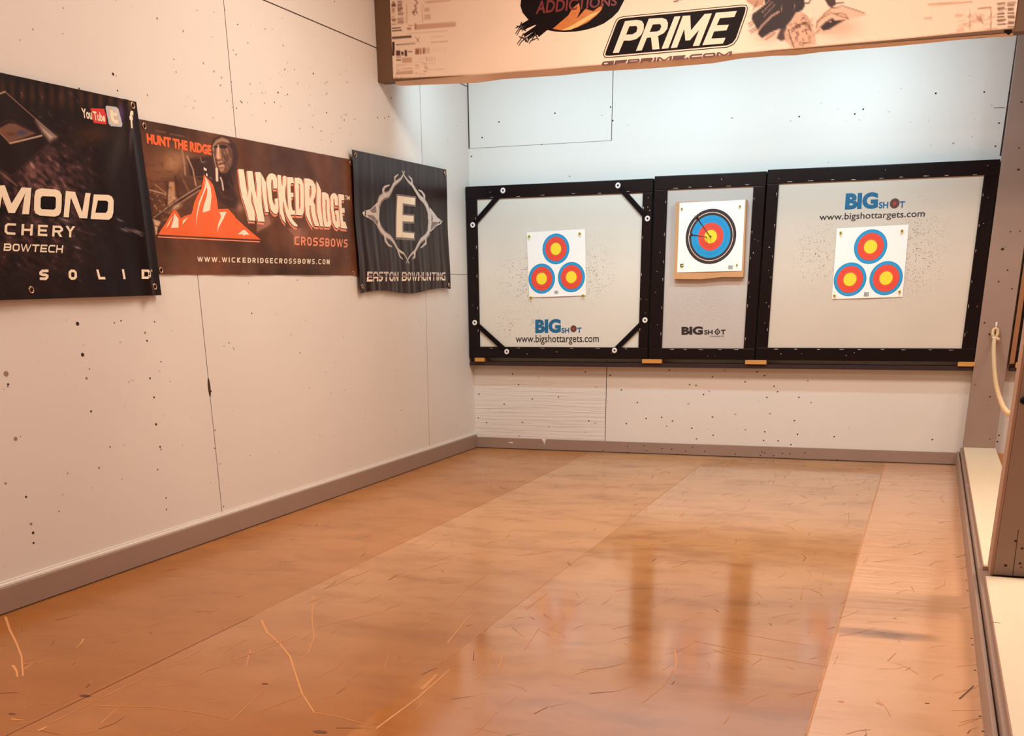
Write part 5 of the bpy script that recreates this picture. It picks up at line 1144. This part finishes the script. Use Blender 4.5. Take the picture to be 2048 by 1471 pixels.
s.poly(s.trace([(180, 100), (215, 215), (310, 330), (440, 430), (620, 510), (780, 540), (930, 548), (1120, 540), (1300, 508), (1460, 460), (1600, 400), (1740, 300), (1850, 190), (1950, 0), (1990, -200), (1960, -500), (1800, -640), (1500, -760), (1100, -780), (700, -700), (400, -500), (220, -250)], *A), M_void, 1)
s.poly(s.trace([(730, 490), (860, 380), (1000, 260), (1060, 150), (1180, 50), (1200, 180), (1140, 320), (1290, 150), (1420, 190), (1600, 60), (1560, 170), (1480, 260), (1330, 380), (1150, 470), (950, 522), (840, 515)], *A), M_flame, 2)
s.poly(s.trace([(880, 520), (1050, 440), (1200, 350), (1380, 240), (1550, 180), (1400, 300), (1200, 430), (1040, 510)], *A), M_flamel, 3)
put(s, fonttext('ADDICTIONS', .02), [(470, 12), (1830, -70), (1820, 95), (440, 245)], M_dkred, 4, *A)
for q in ([(640, 200), (200, 440)], [(560, 240), (230, 500)], [(800, 250), (240, 610)], [(850, 330), (330, 640)], [(700, 400), (480, 610)], [(600, 300), (260, 470)], [(780, 300), (300, 660)], [(700, 360), (400, 600)]): s.stroke(s.trace(q, *A), .028, .016, M_void, 1)
for q in ([(205, 375), (150, 500), (95, 580)], [(120, 450), (250, 460)], [(260, 450), (170, 510), (120, 605)], [(160, 470), (280, 530)], [(235, 570), (180, 680), (125, 750)], [(160, 625), (300, 690)], [(290, 640), (200, 710), (150, 785)], [(220, 640), (300, 720), (360, 620)], [(360, 640), (440, 600), (495, 690)], [(440, 570), (380, 680), (325, 745)], [(350, 700), (470, 650)], [(200, 440), (215, 540)], [(250, 600), (270, 720)], [(100, 480), (200, 430)], [(420, 560), (470, 640)]): s.stroke(s.trace(q, *A), .006, .004, M_ink, 2)
A = (6.4, 1190, 0)
PN = [(103, 700), (118, 640), (250, 290), (275, 245), (310, 220), (370, 206), (1880, 60), (1940, 64), (1958, 100), (1945, 170), (1830, 500), (1780, 570), (1700, 608), (180, 740), (120, 735)]
def inset(P_, d):
    n = len(P_); out = []; ar = sum(P_[i][0] * P_[(i + 1) % n][1] - P_[(i + 1) % n][0] * P_[i][1] for i in range(n)); sg = 1 if ar > 0 else -1
    for i in range(n):
        a = Vector(P_[i]) - Vector(P_[i - 1]); b_ = Vector(P_[(i + 1) % n]) - Vector(P_[i]); a.normalize(); b_.normalize()
        nn = (Vector((-a.y, a.x)) + Vector((-b_.y, b_.x))).normalized() * sg; k = max(.5, nn.dot(Vector((-a.y, a.x)) * sg)); out.append(tuple(Vector(P_[i]) + nn * d / k))
    return out
s.poly(s.trace(PN, *A), M_void, 1); s.poly(s.trace(inset(PN, 10), *A), M_skin, 2); s.poly(s.trace(inset(PN, 27), *A), M_void, 3)
for o_, h_ in (([(385, 270), (540, 255), (600, 268), (626, 310), (624, 380), (590, 450), (530, 500), (450, 520), (370, 520), (305, 675), (228, 678)], [[(440, 337), (530, 332), (545, 360), (530, 410), (480, 440), (398, 443)]]),
               ([(690, 240), (860, 230), (915, 250), (935, 300), (925, 370), (880, 425), (808, 460), (825, 628), (735, 635), (718, 478), (665, 485), (600, 645), (525, 652)], [[(740, 314), (835, 308), (850, 340), (830, 385), (790, 405), (700, 410)]]),
               ([(1018, 212), (1095, 207), (938, 618), (852, 625)], []),
               ([(1125, 203), (1220, 198), (1228, 390), (1405, 180), (1498, 172), (1335, 585), (1252, 590), (1335, 380), (1215, 515), (1158, 520), (1142, 370), (1050, 608), (970, 615)], []),
               ([(1550, 165), (1818, 142), (1785, 218), (1600, 235), (1560, 325), (1715, 318), (1685, 388), (1525, 405), (1490, 495), (1672, 485), (1640, 558), (1375, 580)], [])):
    s.poly(s.trace(o_, *A), M_skin, 4, [s.trace(h, *A) for h in h_])
put(s, stroketext('GFPRIME.COM', 1.9, .34, .16), [(95, 787), (1757, 655), (1745, 712), (80, 845)], M_inko, 1, *A)
s.poly(s.trace([(1745, 455), (1865, 455), (1860, 500), (1812, 540), (1740, 490)], 7.64, 1780, 0), M_void, 2)
b4 = empty('banner', (1.7, YB, 2.24), 'wide peach printed banner wrapped over the face of the overhead beam', 'banner')
s.build('printed_sheet', b4)
